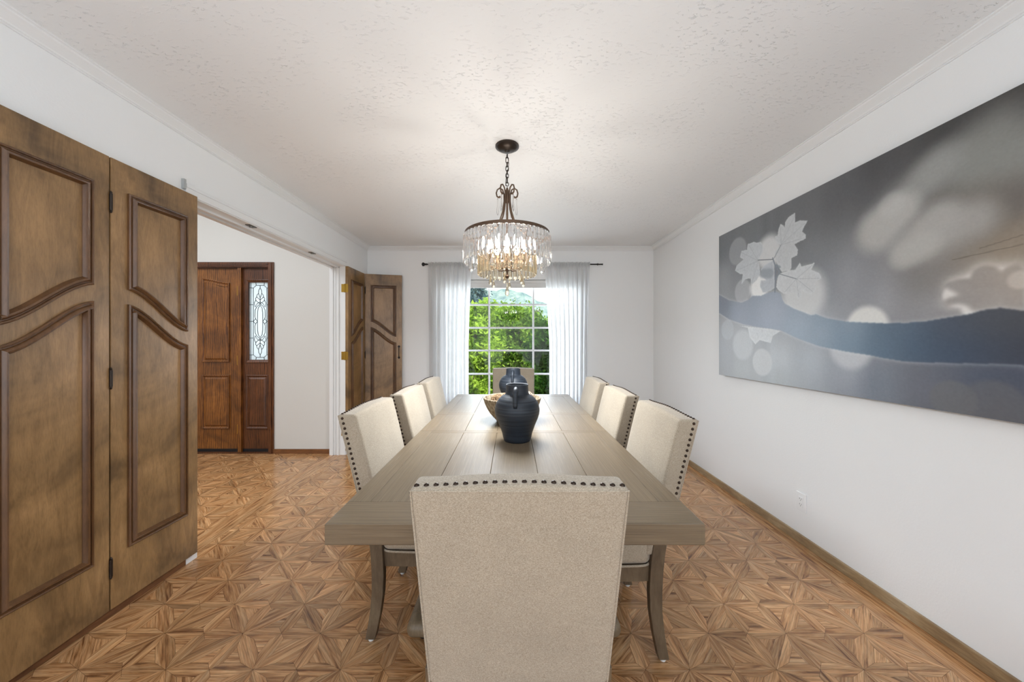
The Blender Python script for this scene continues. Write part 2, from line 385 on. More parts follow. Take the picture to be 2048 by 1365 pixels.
# floor: parquet pieces
def parquet():
    mb = MB(); c = 0.1685; gap = 0.0005; sw = 0.029
    ox, oy = 1.527, 1.5195
    base_t = (1, 1, 1)
    def piece(pts, d, tone):
        pts = [Vector((p[0], p[1])) for p in pts]; ctr = sum(pts, Vector((0, 0))) / len(pts)
        q = []
        n = len(pts)
        for i in range(n):   # inset by gap with mitres
            p0, p1, p2 = pts[i - 1], pts[i], pts[(i + 1) % n]
            e1 = (p1 - p0).normalized(); e2 = (p2 - p1).normalized()
            n1 = Vector((-e1.y, e1.x)); n2 = Vector((-e2.y, e2.x))
            bi = n1 + n2; L = bi.length
            if L < 1e-6: q.append(p1); continue
            bi /= L; k = gap / max(0.3, bi.dot(n1)); q.append(p1 + bi * k)
        ux, uy = d; offu, offv = random.uniform(0, 60), random.uniform(0, 60)
        uv = [(p.x * ux + p.y * uy + offu, -p.x * uy + p.y * ux + offv) for p in q]
        mb.add([(p.x, p.y, 0.0) for p in q], [tuple(range(n))], [uv], tone)
    def tone(base=1.0, sp=0.14):
        t = base * (1 + random.uniform(-sp, sp)); w = random.uniform(-0.03, 0.03)
        if random.random() < 0.07: t *= 0.78
        return (t * (1 + w), t, t * (1 - w))
    def clip(pts, x0, x1, y0, y1):
        def cl(ps, f, inter):
            out = []
            for i in range(len(ps)):
                a, b = ps[i - 1], ps[i]
                if f(b):
                    if not f(a): out.append(inter(a, b))
                    out.append(b)
                elif f(a): out.append(inter(a, b))
            return out
        def ix(X): return lambda a, b: (X, a[1] + (b[1] - a[1]) * (X - a[0]) / (b[0] - a[0]))
        def iy(Y): return lambda a, b: (a[0] + (b[0] - a[0]) * (Y - a[1]) / (b[1] - a[1]), Y)
        for f, g in ((lambda p: p[0] >= x0, ix(x0)), (lambda p: p[0] <= x1, ix(x1)), (lambda p: p[1] >= y0, iy(y0)), (lambda p: p[1] <= y1, iy(y1))):
            if len(pts) < 3: return []
            pts = cl(pts, f, g)
        if len(pts) < 3: return []
        ar = abs(sum(pts[i - 1][0] * pts[i][1] - pts[i][0] * pts[i - 1][1] for i in range(len(pts)))) / 2
        if ar < 4e-5: return []
        out = [p for i, p in enumerate(pts) if (Vector(p) - Vector(pts[i - 1])).length > 0.003]
        return out if len(out) >= 3 else []
    def region(x0, x1, y0, y1, ox, oy):
        i0, i1 = math.floor((x0 - ox) / c) - 1, math.ceil((x1 - ox) / c) + 1
        j0, j1 = math.floor((y0 - oy) / c) - 1, math.ceil((y1 - oy) / c) + 1
        for i in range(i0, i1):
            for j in range(j0, j1):
                X, Y = ox + i * c, oy + j * c
                flip = (i + j) % 2
                for t in (0, 1):
                    tri = [(0, 0), (1, 0), (1, 1)] if t == 0 else [(0, 0), (1, 1), (0, 1)]
                    if flip: tri = [(1 - a, b) for a, b in tri][::-1]
                    P = [Vector((X + a * c, Y + b * c)) for a, b in tri]
                    # inset triangle for the border strips
                    I = []
                    for k in range(3):
                        p0, p1, p2 = P[k - 1], P[k], P[(k + 1) % 3]
                        e1 = (p1 - p0).normalized(); e2 = (p2 - p1).normalized()
                        n1 = Vector((-e1.y, e1.x)); n2 = Vector((-e2.y, e2.x)); bi = (n1 + n2).normalized()
                        I.append(p1 + bi * (sw / bi.dot(n1)))
                    for k in range(3):
                        a, b2 = P[k], P[(k + 1) % 3]; dd = (b2 - a).normalized()
                        q = clip([tuple(a), tuple(b2), tuple(I[(k + 1) % 3]), tuple(I[k])], x0, x1, y0, y1)
                        if q: piece(q, (dd.x, dd.y), tone(1.03, 0.19))
                    hyp = max(range(3), key=lambda k: (P[(k + 1) % 3] - P[k]).length)
                    dd = random.choice([Vector((1, 0)), (P[(hyp + 1) % 3] - P[hyp]).normalized(), (P[(hyp + 1) % 3] - P[hyp]).normalized()])
                    q = clip([tuple(v) for v in I], x0, x1, y0, y1)
                    if q: piece(q, (dd.x, dd.y), tone(1.03, 0.21))
    def boards(x0, x1, y0, y1, n, along='y', L=0.9):
        wdt = ((x1 - x0) if along == 'y' else (y1 - y0)) / n
        for k in range(n):
            p = (y0 if along == 'y' else x0) - random.uniform(0, L); end = y1 if along == 'y' else x1
            while p < end:
                q = p + L * random.uniform(0.6, 1.2)
                if along == 'y': r = clip([(x0 + k * wdt, p), (x0 + (k + 1) * wdt, p), (x0 + (k + 1) * wdt, q), (x0 + k * wdt, q)], x0, x1, y0, y1)
                else: r = clip([(p, y0 + k * wdt), (q, y0 + k * wdt), (q, y0 + (k + 1) * wdt), (p, y0 + (k + 1) * wdt)], x0, x1, y0, y1)
                if r: piece(r, (0, 1) if along == 'y' else (1, 0), tone(0.98, 0.12))
                p = q
    bx = ox + c          # 1.6955: parquet ends, plain border boards follow
    region(-1.895, bx, YR, YB, ox, oy)
    boards(bx, XR + 0.02, YR, YB, 2, 'y', 0.8)
    boards(-2.04, -1.895, YR, YB, 3, 'y', 1.1)
    region(-6.0, -2.04, -1.2, 3.98, ox - 0.05, oy)
    mb.add([(-6.0, YR, -0.002), (XR + .02, YR, -0.002), (XR + .02, YB, -0.002), (-6.0, YB, -0.002)], [(0, 1, 2, 3)], [[(0, 0)] * 4], (0.3, 0.3, 0.3))
    o = mb.build('floor', M['floor']); return struct(o)
parquet()
struct(box_obj('floor_slab', (-6.0, YR, -0.12), (XR + .12, YB + .12, -0.004), M['floor_gap']))
struct(box_obj('ceiling', (XL - 0.1, YR - 0.6, ZC), (XR + 0.15, YB + 0.4, ZC + 0.15), M['ceiling']))
struct(box_obj('wall_right', (XR, YR, 0), (XR + 0.12, YB + 0.12, ZC), M['wall']))
# left wall with the opening
mb = MB(); mb.box((XLO, YR, 0), (XL, OP0 - 0.02, ZC)); mb.box((XLO, OP0 - 0.02, OPZ + 0.02), (XL, OP1 + 0.02, ZC)); mb.box((XLO, OP1 + 0.02, 0), (XL, YB + 0.12, ZC))
struct(mb.build('wall_left', M['wall']))
# back wall with window hole
WX0, WX1, WZ0, WZ1 = -0.90, 0.88, 0.50, 2.06
mb = MB(); mb.box((XL, YB, 0), (WX0, YB + 0.14, ZC)); mb.box((WX1, YB, 0), (XR, YB + 0.14, ZC))
mb.box((WX0, YB, 0), (WX1, YB + 0.14, WZ0)); mb.box((WX0, YB, WZ1), (WX1, YB + 0.14, ZC))
struct(mb.build('wall_back', M['wall']))
# rear wall with wide opening behind the camera
mb = MB(); mb.box((XL, YR - 0.12, 0), (-1.7, YR, ZC)); mb.box((1.7, YR - 0.12, 0), (XR, YR, ZC)); mb.box((-1.7, YR - 0.12, 2.42), (1.7, YR, ZC)); mb.box((-1.7, YR - 0.12, 0), (1.7, YR, 0.2))
struct(mb.build('wall_rear', M['wall']))
# foyer
FY = 3.951; FXL = -5.6; FZ = 3.5
DX0, DX1, DZ = -4.10, -2.72, 2.12
mb = MB(); mb.box((FXL, FY, 0), (DX0, FY + 0.14, FZ)); mb.box((DX1, FY, 0), (XLO, FY + 0.14, FZ)); mb.box((DX0, FY, DZ), (DX1, FY + 0.14, FZ))
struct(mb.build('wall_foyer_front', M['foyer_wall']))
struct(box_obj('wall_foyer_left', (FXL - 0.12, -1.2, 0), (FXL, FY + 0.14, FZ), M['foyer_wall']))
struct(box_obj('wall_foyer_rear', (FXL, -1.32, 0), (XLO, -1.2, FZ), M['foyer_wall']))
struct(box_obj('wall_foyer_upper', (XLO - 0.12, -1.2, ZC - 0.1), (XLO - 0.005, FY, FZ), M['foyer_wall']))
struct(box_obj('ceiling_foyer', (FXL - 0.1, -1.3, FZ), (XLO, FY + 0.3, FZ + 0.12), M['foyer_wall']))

# baseboards
def baseboard(name, a, b, m): struct(box_obj(name, a, b, m, bevel=0.003))
baseboard('baseboard_right', (XR - 0.016, YR, 0), (XR, YB, 0.055), M['base'])
baseboard('baseboard_back', (XL, YB - 0.014, 0), (XR - 0.016, YB, 0.042), M['base_foyer'])
baseboard('baseboard_left', (XL, YR, 0), (XL + 0.014, OP0 - 0.08, 0.05), M['base_left'])
baseboard('baseboard_foyer', (-2.685, FY - 0.014, 0), (XLO, FY, 0.052), M['base_foyer'])

# crown moulding, swept profile (out from wall, down from ceiling)
def crown(name, side):
    prof = [(0, -0.052), (0.006, -0.052), (0.006, -0.046), (0.011, -0.044), (0.013, -0.038), (0.022, -0.030), (0.034, -0.020), (0.042, -0.014), (0.044, -0.008), (0.052, -0.006), (0.052, 0), (0, 0)]
    mb = MB(); vs = []
    for (d, z) in prof:
        if side == 'right': vs += [(XR - d, YR, ZC + z + (0.002 if z == 0 else 0)), (XR - d, YB - d, ZC + z + (0.002 if z == 0 else 0))]
        elif side == 'left': vs += [(XL + d, YR, ZC + z + (0.002 if z == 0 else 0)), (XL + d, YB - d, ZC + z + (0.002 if z == 0 else 0))]
        else: vs += [(XL + d, YB - d, ZC + z + (0.002 if z == 0 else 0)), (XR - d, YB - d, ZC + z + (0.002 if z == 0 else 0))]
    n = len(prof); fs = [(2 * i, 2 * i + 1, 2 * ((i + 1) % n) + 1, 2 * ((i + 1) % n)) for i in range(n)]
    mb.add(vs, fs); o = mb.build(name, M['trim'])
    bm = bmesh.new(); bm.from_mesh(o.data); bmesh.ops.recalc_face_normals(bm, faces=bm.faces); bm.to_mesh(o.data); bm.free()
    struct(o)
crown('trim_1', 'right'); crown('trim_2', 'left'); crown('trim_3', 'back')

# opening jamb liner, stops and casings
mb = MB()
for (y0, y1, s) in ((OP1, OP1 + 0.02, -1), (OP0 - 0.02, OP0, 1)):
    mb.box((XLO - 0.004, y0, 0), (XL + 0.004, y1, OPZ + 0.02))
    for (xa, xb, d) in ((XLO - .004, XLO + 0.035, 0.012), (XLO + 0.05, XLO + 0.062, 0.008), (XLO + 0.075, XLO + 0.1, 0.012)):
        ya, yb = (y0 - d, y0) if s < 0 else (y1, y1 + d)
        mb.box((xa, ya, 0), (xb, yb, OPZ))
mb.box((XLO - 0.004, OP0, OPZ), (XL + 0.004, OP1, OPZ + 0.02))
mb.box((XLO - 0.004, OP0, OPZ - 0.012), (XLO + 0.035, OP1, OPZ)); mb.box((XLO + 0.075, OP0, OPZ - 0.014), (XLO + 0.1, OP1, OPZ))
struct(mb.build('trim_4', M['trim']))
mb = MB()
cw = 0.058
mb.box((XL, OP0 - 0.02 - cw, OPZ + 0.006), (XL + 0.012, OP1 + 0.02, OPZ + 0.006 + cw)); mb.box((XL, OP0 - 0.02 - cw, OPZ + 0.045), (XL + 0.018, OP1 + 0.02, OPZ + 0.006 + cw))
mb.box((XL, OP0 - 0.02 - cw, 0), (XL + 0.012, OP0 - 0.008, OPZ + 0.0055)); mb.box((XL, OP1 + 0.008, 0), (XL + 0.010, OP1 + 0.02, OPZ + 0.0055))
mb.box((XLO - 0.014, OP0 - 0.07, 0), (XLO - 0.002, OP0 - 0.005, OPZ + 0.06)); mb.box((XLO - 0.014, OP0 - 0.07, OPZ + 0.005), (XLO - 0.002, OP1 + 0.01, OPZ + 0.06))
struct(mb.build('trim_5', M['trim']))
mb = MB(); mb.box((XL + 0.0, OP0 - 0.094, OPZ + 0.03), (XL + 0.016, OP0 - 0.080, OPZ + 0.085))  # grey strip stands in for a shadow at the casing corner
o = mb.build('corner_shadow_strip', M['shadow_grey']); tag(o, 'thin grey strip in place of a shadow on wall above nearer folded doors', 'bracket')
for y, l in ((2.52, 'steel ball catch under the white header, nearer the camera'), (3.29, 'steel ball catch under the white header, nearer the back wall')):
    mb = MB(); mb.box((-1.895, y - 0.035, OPZ - 0.006), (-1.862, y + 0.035, OPZ)); mb.lathe([(0.012, -0.012), (0.014, -0.004)], 10, (-1.878, y, OPZ))
    o = mb.build('ball_catch', M['steel']); tag(o, l, 'latch', 'ball catches on the header')

# ------------------------------------------------------------------ window
def window():
    w = empty('window_1', ((WX0 + WX1) / 2, YB, WZ0)); struct(w); cx = w.location.x
    L = lambda a, b: ((a[0] - cx, a[1] - YB, a[2] - WZ0), (b[0] - cx, b[1] - YB, b[2] - WZ0))
    y0, y1 = YB + 0.06, YB + 0.10
    mb = MB()
    for a, b in (((WX0, YB + .045, WZ0), (WX0 + .05, YB + .12, WZ1)), ((WX1 - .05, YB + .045, WZ0), (WX1, YB + .12, WZ1)), ((WX0 + .05, YB + .045, WZ0), (WX1 - .05, YB + .12, WZ0 + .05)), ((WX0 + .05, YB + .045, WZ1 - .05), (WX1 - .05, YB + .12, WZ1))):
        mb.box(*L(a, b))
    mb.build('window_frame', M['window_white'], w)
    mb = MB()
    for x in (-0.299, 0.279): mb.box(*L((x - 0.011, y0, WZ0 + .05), (x + 0.011, y1 - .01, WZ1 - .05)))
    for z in (1.744, 1.443, 1.145, 0.839): mb.box(*L((WX0 + .05, y0 + .002, z - 0.011), (WX1 - .05, y1 - .012, z + 0.011)))
    mb.build('window_muntins', M['window_white'], w)
    mb = MB(); mb.box(*L((WX0 + .04, y0 + .028, WZ0 + .04), (WX1 - .04, y0 + .034, WZ1 - .04))); mb.build('window_pane', M['pane'], w)
    mb = MB(); mb.box(*L((WX0 - 0.03, YB - 0.035, WZ0 - 0.025), (WX1 + 0.03, YB + 0.045, WZ0))); mb.build('window_sill', M['window_white'], w)
    mb = MB()
    mb.box(*L((WX0 + .005, YB + .012, 1.965), (WX1 - .005, YB + .018, 2.04)))
    mb.box(*L((WX0 + .005, YB + .008, 1.955), (WX1 - .005, YB + .022, 1.972)))
    pts = [Vector((x - cx, 0.018, 2.035 - WZ0)) for x in (WX0 + .005, WX1 - .005)]
    mb.tube(pts, 0.022, 16); mb.build('window_shade', M['shade'], w)
window()

# ------------------------------------------------------------------ curtain rod and curtains
def rod():
    r = empty('curtain_rod', (0, YB - 0.08, 2.239)); tag(r, 'black metal curtain rod above the front window', 'curtain rod')
    mb = MB(); mb.tube([(-1.10, 0, 0), (1.10, 0, 0)], 0.008, 12); mb.build('pole', M['black_metal'], r, True, 40)
    mb = MB(); n = 12
    def fin(s):
        mb = MB(); prof = [(0.008, 0), (0.012, 0.002), (0.012, 0.016), (0.008, 0.02), (0.018, 0.03), (0.024, 0.042), (0.024, 0.052), (0.014, 0.062), (0.004, 0.066)] if s < 0 else [(0.008, 0), (0.013, 0.003), (0.013, 0.012), (0.0085, 0.014), (0.0085, 0.06), (0.0105, 0.064), (0.0105, 0.072), (0.004, 0.074)]
        mb.lathe(prof, 16); o = mb.build('finial', M['black_metal'], r, True, 40); o.rotation_euler = (0, s * PI / 2, 0); o.location = (s * 1.075, 0, 0)
    fin(-1); fin(1)
    for x in (-0.62, 0.62):
        mb = MB(); mb.tube([(x, 0, 0), (x, 0.078, -0.004)], 0.005, 8); mb.box((x - 0.012, 0.07, -0.03), (x + 0.012, 0.08, 0.03)); mb.build('bracket', M['black_metal'], r)
rod()
def curtain(name, xt0, xt1, xb0, xb1, folds, label, phase):
    top, bot = 2.262, 0.03; nx, nz = 260, 60; y0 = YB - 0.08
    cxx = (xt0 + xt1) / 2; vs = []; fs = []
    rnd = random.Random(phase); ph = [rnd.uniform(0, 6.28) for _ in range(8)]
    for j in range(nz + 1):
        t = j / nz; z = top + (bot - top) * t; sp = min(1, t * 2.2) ** 0.8
        for i in range(nx + 1):
            u = i / nx
            xx = (xt0 + (xb0 - xt0) * sp) * (1 - u) + (xt1 + (xb1 - xt1) * sp) * u
            uu = u + 0.012 * math.sin(5 * u * 2 * PI + ph[0]) + 0.01 * math.sin(2.3 * 2 * PI * u + ph[1]) * t
            amp = 0.008 + 0.030 * min(1, t * 3)
            y = amp * (math.sin(2 * PI * folds * uu + ph[2]) + 0.35 * math.sin(2 * PI * folds * 2.1 * uu + ph[3] + t))
            y += 0.008 * math.sin(2 * PI * folds * 0.37 * u + ph[4] + 2 * t)
            if t < 0.028:      # gathered rod pocket
                y = 0.010 * math.sin(2 * PI * folds * 4.3 * u + ph[5]) - 0.004
                z2 = z + 0.006 * math.sin(2 * PI * folds * 3.1 * u + ph[6]) * (1 if j == 0 else 0.3)
            else: z2 = z
            xx += 0.006 * math.sin(2 * PI * folds * uu * 1 + ph[6]) * min(1, t * 3)
            vs.append((xx - cxx, -abs(y) * 0.2 + y * 0.8 - 0.012, z2 - 0.0))
    for j in range(nz):
        for i in range(nx):
            a = j * (nx + 1) + i; fs.append((a, a + nx + 1, a + nx + 2, a + 1))
    mb = MB(); mb.add(vs, fs); o = mb.build(name, M['sheer'], None, True); o.location = (cxx, y0, 0)
    tag(o, label, 'curtain', 'sheer curtains on the rod')
curtain('curtain', -1.055, -0.505, -1.03, -0.54, 9, 'white sheer curtain panel hanging left of the window, beside folded wooden doors', 5)
curtain('curtain', 0.40, 0.985, 0.475, 0.955, 9, 'white sheer curtain panel hanging right of the window, nearer the canvas wall', 9)

# ------------------------------------------------------------------ folding wooden doors
def ring_mould(mb, poly, prof, y=0.0, sgn=-1):
    """poly: CCW points (x,z); prof: (inset, height). Moulding on the face at y, raised in direction sgn*y"""
    n = len(poly); P = [Vector(p) for p in poly]; rows = []
    for k in range(n):
        p0, p1, p2 = P[k - 1], P[k], P[(k + 1) % n]
        e1 = (p1 - p0).normalized(); e2 = (p2 - p1).normalized()
        n1 = Vector((-e1.y, e1.x)); n2 = Vector((-e2.y, e2.x)); bi = (n1 + n2).normalized(); f = 1 / max(0.35, bi.dot(n1))
        rows.append([(p1.x + bi.x * d * f, y + sgn * h, p1.y + bi.y * d * f) for d, h in prof])
    m = len(prof); vs = [v for r in rows for v in r]; fs = []
    for k in range(n):
        k2 = (k + 1) % n
        for j in range(m - 1):
            q = (k * m + j, k2 * m + j, k2 * m + j + 1, k * m + j + 1)
            fs.append(q if sgn < 0 else q[::-1])
    mb.add(vs, fs)
def scurve(x0, z0, x1, z1, n=16):
    out = []
    for i in range(n + 1):
        t = i / n; s = t * t * (3 - 2 * t); s = 0.72 * s + 0.28 * t; out.append((x0 + (x1 - x0) * t, z0 + (z1 - z0) * s))
    return out
MPROF = [(0, 0), (0, 0.009), (0.004, 0.013), (0.009, 0.011), (0.011, 0.006), (0.014, 0.006), (0.018, 0.014), (0.024, 0.019), (0.030, 0.017), (0.033, 0.009), (0.037, 0.004), (0.038, 0)]
LW, LZ0, LZ1, LT = 0.438, 0.048, 2.105, 0.034
def leaf(parent, high_right):
    """leaf in the xz plane: x 0..LW, front face at y=0 looking to -y"""
    mb = MB(); mb.box((0, 0, LZ0), (LW, LT, LZ1)); o = mb.build('door_leaf', M['birch'], parent)
    md = o.modifiers.new('edge', 'BEVEL'); md.width = 0.002; md.segments = 2
    a, b = 0.068, LW - 0.068
    hi1, lo1, hi2, lo2 = 1.514, 1.323, 1.443, 1.249
    if high_right: l1, r1, l2, r2 = lo1, hi1, lo2, hi2
    else: l1, r1, l2, r2 = hi1, lo1, hi2, lo2
    up = scurve(a, l1, b, r1) + [(b, 1.968), (a, 1.968)]
    dn = [(a, 0.295), (b, 0.295)] + scurve(b, r2, a, l2)
    for poly in (up, dn):
        mb = MB(); ring_mould(mb, poly, MPROF); mb.build('moulding', M['birch_mould'], o, True, 28)
        mb = MB(); ring_mould(mb, poly, MPROF, LT, 1); mb.build('moulding', M['birch_mould'], o, True, 28)
    return o
def knuckle(parent, x, y, z, m, h=0.075, r=0.006, plates=True):
    mb = MB(); mb.tube([(x, y, z - h / 2), (x, y, z + h / 2)], r, 10)
    mb.lathe([(0.002, h / 2 + 0.012), (0.005, h / 2 + 0.006), (0.003, h / 2)][::-1], 8, (x, y, z))
    mb.lathe([(0.003, -h / 2), (0.005, -h / 2 - 0.006), (0.002, -h / 2 - 0.012)][::-1], 8, (x, y, z))
    return mb
# nearer pair, folded flat against the left wall. Leaf faces look to +X
d2 = empty('door_2', (-1.82, 1.585, 0)); struct(d2)
la = leaf(d2, False); la.rotation_euler = (0, 0, PI / 2); la.location = (0, 0.003, 0)          # x local -> +Y, front (-y) -> +X
lb = leaf(d2, True); ang = math.radians(2.8)
lb.rotation_euler = (0, 0, PI / 2 + ang)
lb.location = (math.sin(ang) * (LW + 0.003), -math.cos(ang) * (LW + 0.003), 0)
for z in (1.90, 1.10, 0.24):
    knuckle(d2, 0.004, 0, z, None).build('hinge', M['dark_bronze'], d2, True, 40)
# farther pair: leaf along left wall, leaf along back wall
d3 = empty('door_3', (-1.825, 3.90, 0)); struct(d3)
lc = leaf(d3, True); angc = PI / 2; lc.rotation_euler = (0, 0, angc); lc.location = (0, 0, 0)
end = Vector((0, LW + 0.004, 0)); angd = math.radians(14)
ld = leaf(d3, False); ld.rotation_euler = (0, 0, angd); ld.location = (0.002, LW + 0.0, 0)
for z in (1.90, 1.10, 0.24):
    knuckle(d3, 0.006, LW - 0.002, z, None).build('hinge', M['dark_bronze'], d3, True, 40)
for z in (1.86, 1.106, 0.26):
    mb = MB(); mb.box((-0.032, -0.004, z - 0.045), (0.0, 0.0, z + 0.045)); mb.box((-0.075, -0.004, z - 0.045), (-0.038, 0.0, z + 0.045))
    mb.tube([(-0.036, -0.005, z - 0.048), (-0.036, -0.005, z + 0.048)], 0.006, 10)
    mb.build('jamb_hinge', M['brass'], d3)
mb = MB(); hx = LW - 0.035
mb.tube([(hx, -0.004, 1.20), (hx, -0.028, 1.185), (hx, -0.032, 1.13), (hx, -0.028, 1.075), (hx, -0.004, 1.06)], [0.006, 0.005, 0.004, 0.005, 0.006], 8)
for z in (1.20, 1.06): mb.tube([(hx, 0, z), (hx, -0.006, z)], 0.015, 12)
mb.build('pull_handle', M['black_metal'], ld, True, 40)

# ------------------------------------------------------------------ front door with sidelight
def front_door():
    d = empty('door_1', (-3.104, FY, 0)); struct(d); ox = -3.104
    f = lambda x: x - ox
    # casing
    mb = MB()
    def casing_box(a, b, y, t): mb.box((f(a[0]), y, a[1]), (f(b[0]), y + t, b[1]))
    cwid = 0.06
    for (x0, x1) in ((-2.744, -2.684), (-4.14, -4.08)):
        casing_box((x0, 0), (x1, 2.159), -0.014, 0.014); casing_box((x0 + .012, 0), (x1 - .02, 2.147), -0.020, 0.006)
    casing_box((-4.08, 2.108), (-2.744, 2.159), -0.014, 0.014); casing_box((-4.08, 2.125), (-2.744, 2.147), -0.020, 0.006)
    mb.box((f(-2.748), 0.0, 0), (f(-2.732), 0.12, 2.108)); mb.box((f(-4.09), 0, 0), (f(-4.075), 0.12, 2.108)); mb.box((f(-4.08), 0, 2.098), (f(-2.74), 0.12, 2.112))
    mb.build('door_casing', M['oak_dark'], d)
    mb = MB(); mb.box((f(-3.100), 0.002, 0.01), (f(-3.062), 0.11, 2.098)); mb.build('mullion_post', M['oak_door'], d)
    # door slab
    x0, x1 = -4.015, -3.106
    slab_y = 0.03
    mb = MB(); mb.box((f(x0), slab_y, 0.04), (f(x1), slab_y + 0.044, 2.095)); slab = mb.build('door_slab', M['oak_door'], d)
    PROF = [(0, 0.0), (0.0, 0.012), (0.006, 0.015), (0.014, 0.010), (0.020, 0.001), (0.028, 0.001), (0.046, 0.012), (0.048, 0.010)]
    for (a, b, swp) in ((-3.52, -3.208, 1), (-3.913, -3.601, -1)):
        zt = lambda hi: 1.984 if hi else 1.93
        top = scurve(f(b), 1.93, f(a), 1.984, 12) if swp > 0 else scurve(f(b), 1.984, f(a), 1.93, 12)
        poly = [(f(a), 1.03), (f(b), 1.03)] + top
        mb = MB(); ring_mould(mb, poly, PROF, slab_y)
        P2 = [(f(a) + .048, 1.078), (f(b) - .048, 1.078)] + [((p[0] - (f(a) + f(b)) / 2) * (0.312 - .096) / 0.312 + (f(a) + f(b)) / 2, p[1] - 0.05) for p in top]
        mb.add([(p[0], slab_y - 0.010, p[1]) for p in P2], [tuple(range(len(P2)))])
        mb.build('raised_panel', M['oak_door'], slab, True, 25)
        poly = [(f(a), 0.274), (f(b), 0.274), (f(b), 0.883), (f(a), 0.883)]
        mb = MB(); ring_mould(mb, poly, PROF, slab_y); mb.add([(f(a) + .048, slab_y - .01, .322), (f(b) - .048, slab_y - .01, .322), (f(b) - .048, slab_y - .01, .835), (f(a) + .048, slab_y - .01, .835)], [(0, 1, 2, 3)])
        mb.build('raised_panel', M['oak_door'], slab, True, 25)
    for z in (1.84, 1.05, 0.27):
        knuckle(d, f(-3.112), 0.022, z, None, 0.10, 0.009).build('hinge', M['brass'], d, True, 40)
    box_obj('door_sweep', (f(x0), slab_y - 0.004, 0.005), (f(x1), slab_y + 0.04, 0.045), M['sweep'], d)
    # sidelight
    s0, s1 = -3.060, -2.748; g0, g1, gz0, gz1 = -2.995, -2.777, 1.056, 1.936
    mb = MB(); y = 0.03
    mb.box((f(s0), y, 0.04), (f(g0), y + .04, 2.095)); mb.box((f(g1), y, 0.04), (f(s1), y + .04, 2.095)); mb.box((f(g0), y, 0.04), (f(g1), y + .04, gz0)); mb.box((f(g0), y, gz1), (f(g1), y + .04, 2.095))
    sl = mb.build('sidelight', M['oak_dark'], d)
    mb = MB(); ring_mould(mb, [(f(s0 + .035), gz0 - .035), (f(s1 - .0) - .0, gz0 - .035), (f(s1), gz1 + .035), (f(s0 + .035), gz1 + .035)], [(0, 0), (0.0, .010), (.01, .012), (.028, .004), (.03, 0)], y)
    a, b = -3.02, -2.768
    ring_mould(mb, [(f(a), .274), (f(b), .274), (f(b), .883), (f(a), .883)], PROF, y); mb.add([(f(a) + .048, y - .01, .322), (f(b) - .048, y - .01, .322), (f(b) - .048, y - .01, .835), (f(a) + .048, y - .01, .835)], [(0, 1, 2, 3)])
    mb.build('sidelight_moulding', M['oak_dark'], sl, True, 25)
    box_obj('sidelight_sweep', (f(s0), y - .004, 0.005), (f(s1), y + 0.04, 0.045), M['sweep'], d)
    mb = MB(); mb.box((f(g0), y + .018, gz0), (f(g1), y + .022, gz1)); mb.build('leaded_glass', M['textured_glass'], sl)
    # leading, traced in crop coordinates of the pane: x 115..380, y 100..1285
    mb = MB()
    def T(px, py): return (f(g0 + (px - 115) / 265 * (g1 - g0)), y + .016, gz1 - (py - 100) / 1185 * (gz1 - gz0))
    def line(pts, r=0.0032):
        mb.tube([T(*p) for p in pts], r, 6)
    def sym(pts):
        line(pts); line([(518 - p[0], p[1]) for p in pts])
        q = [(p[0], 1390 - p[1]) for p in pts]; line(q); line([(518 - p[0], p[1]) for p in q])
    sym([(259, 142), (205, 142), (165, 180), (165, 695)])
    sym([(205, 142), (200, 102)]); sym([(165, 180), (118, 178)]); sym([(259, 142), (259, 180)]); sym([(118, 438), (165, 438)]); sym([(132, 102), (132, 695)])
    sym([(259, 180), (240, 215), (236, 260), (259, 335), (259, 425)])
    sym([(236, 265), (215, 290), (212, 320), (259, 365)]); sym([(212, 315), (195, 345), (205, 380), (259, 425)])
    sym([(200, 365), (178, 410), (190, 475), (220, 420), (259, 395)])
    sym([(259, 425), (215, 465), (190, 520), (186, 620), (195, 655)]); sym([(259, 445), (232, 490), (224, 560), (222, 695)])
    sym([(195, 655), (165, 695)]); sym([(195, 655), (222, 695)]); sym([(118, 695), (165, 695)])
    mb.build('lead_came', M['lead'], sl)
    box_obj('threshold', (f(-4.08), -0.01, 0.0), (f(-2.745), 0.12, 0.012), M['oak_dark'], d)
front_door()

# ------------------------------------------------------------------ outlet
def outlet():
    o = empty('wall_outlet', (XR, 2.197, 0.258)); tag(o, 'white duplex power outlet low on the wall below the large canvas', 'outlet')
    mb = MB(); rbox(mb, (0.003, 0.037, 0.058), 0.0025, (1, 3, 3), None, (-0.0035, 0, 0)); mb.build('cover_plate', M['plate'], o, True, 40)
    mb = MB(); rbox(mb, (0.002, 0.0165, 0.033), 0.0015, (1, 2, 3), None, (-0.0075, 0, 0)); r = mb.build('receptacle', M['plate'], o, True, 40)
    mb = MB()
    for z in (0.017, -0.017):
        for y in (-0.0065, 0.0065): mb.box((-0.0100, y - .0011, z), (-0.0094, y + .0011, z + .009))
        mb.tube([(-0.0100, 0, z - .006), (-0.0094, 0, z - .006)], .0024, 8)
    mb.build('socket_slots', M['slot'], r)
outlet()

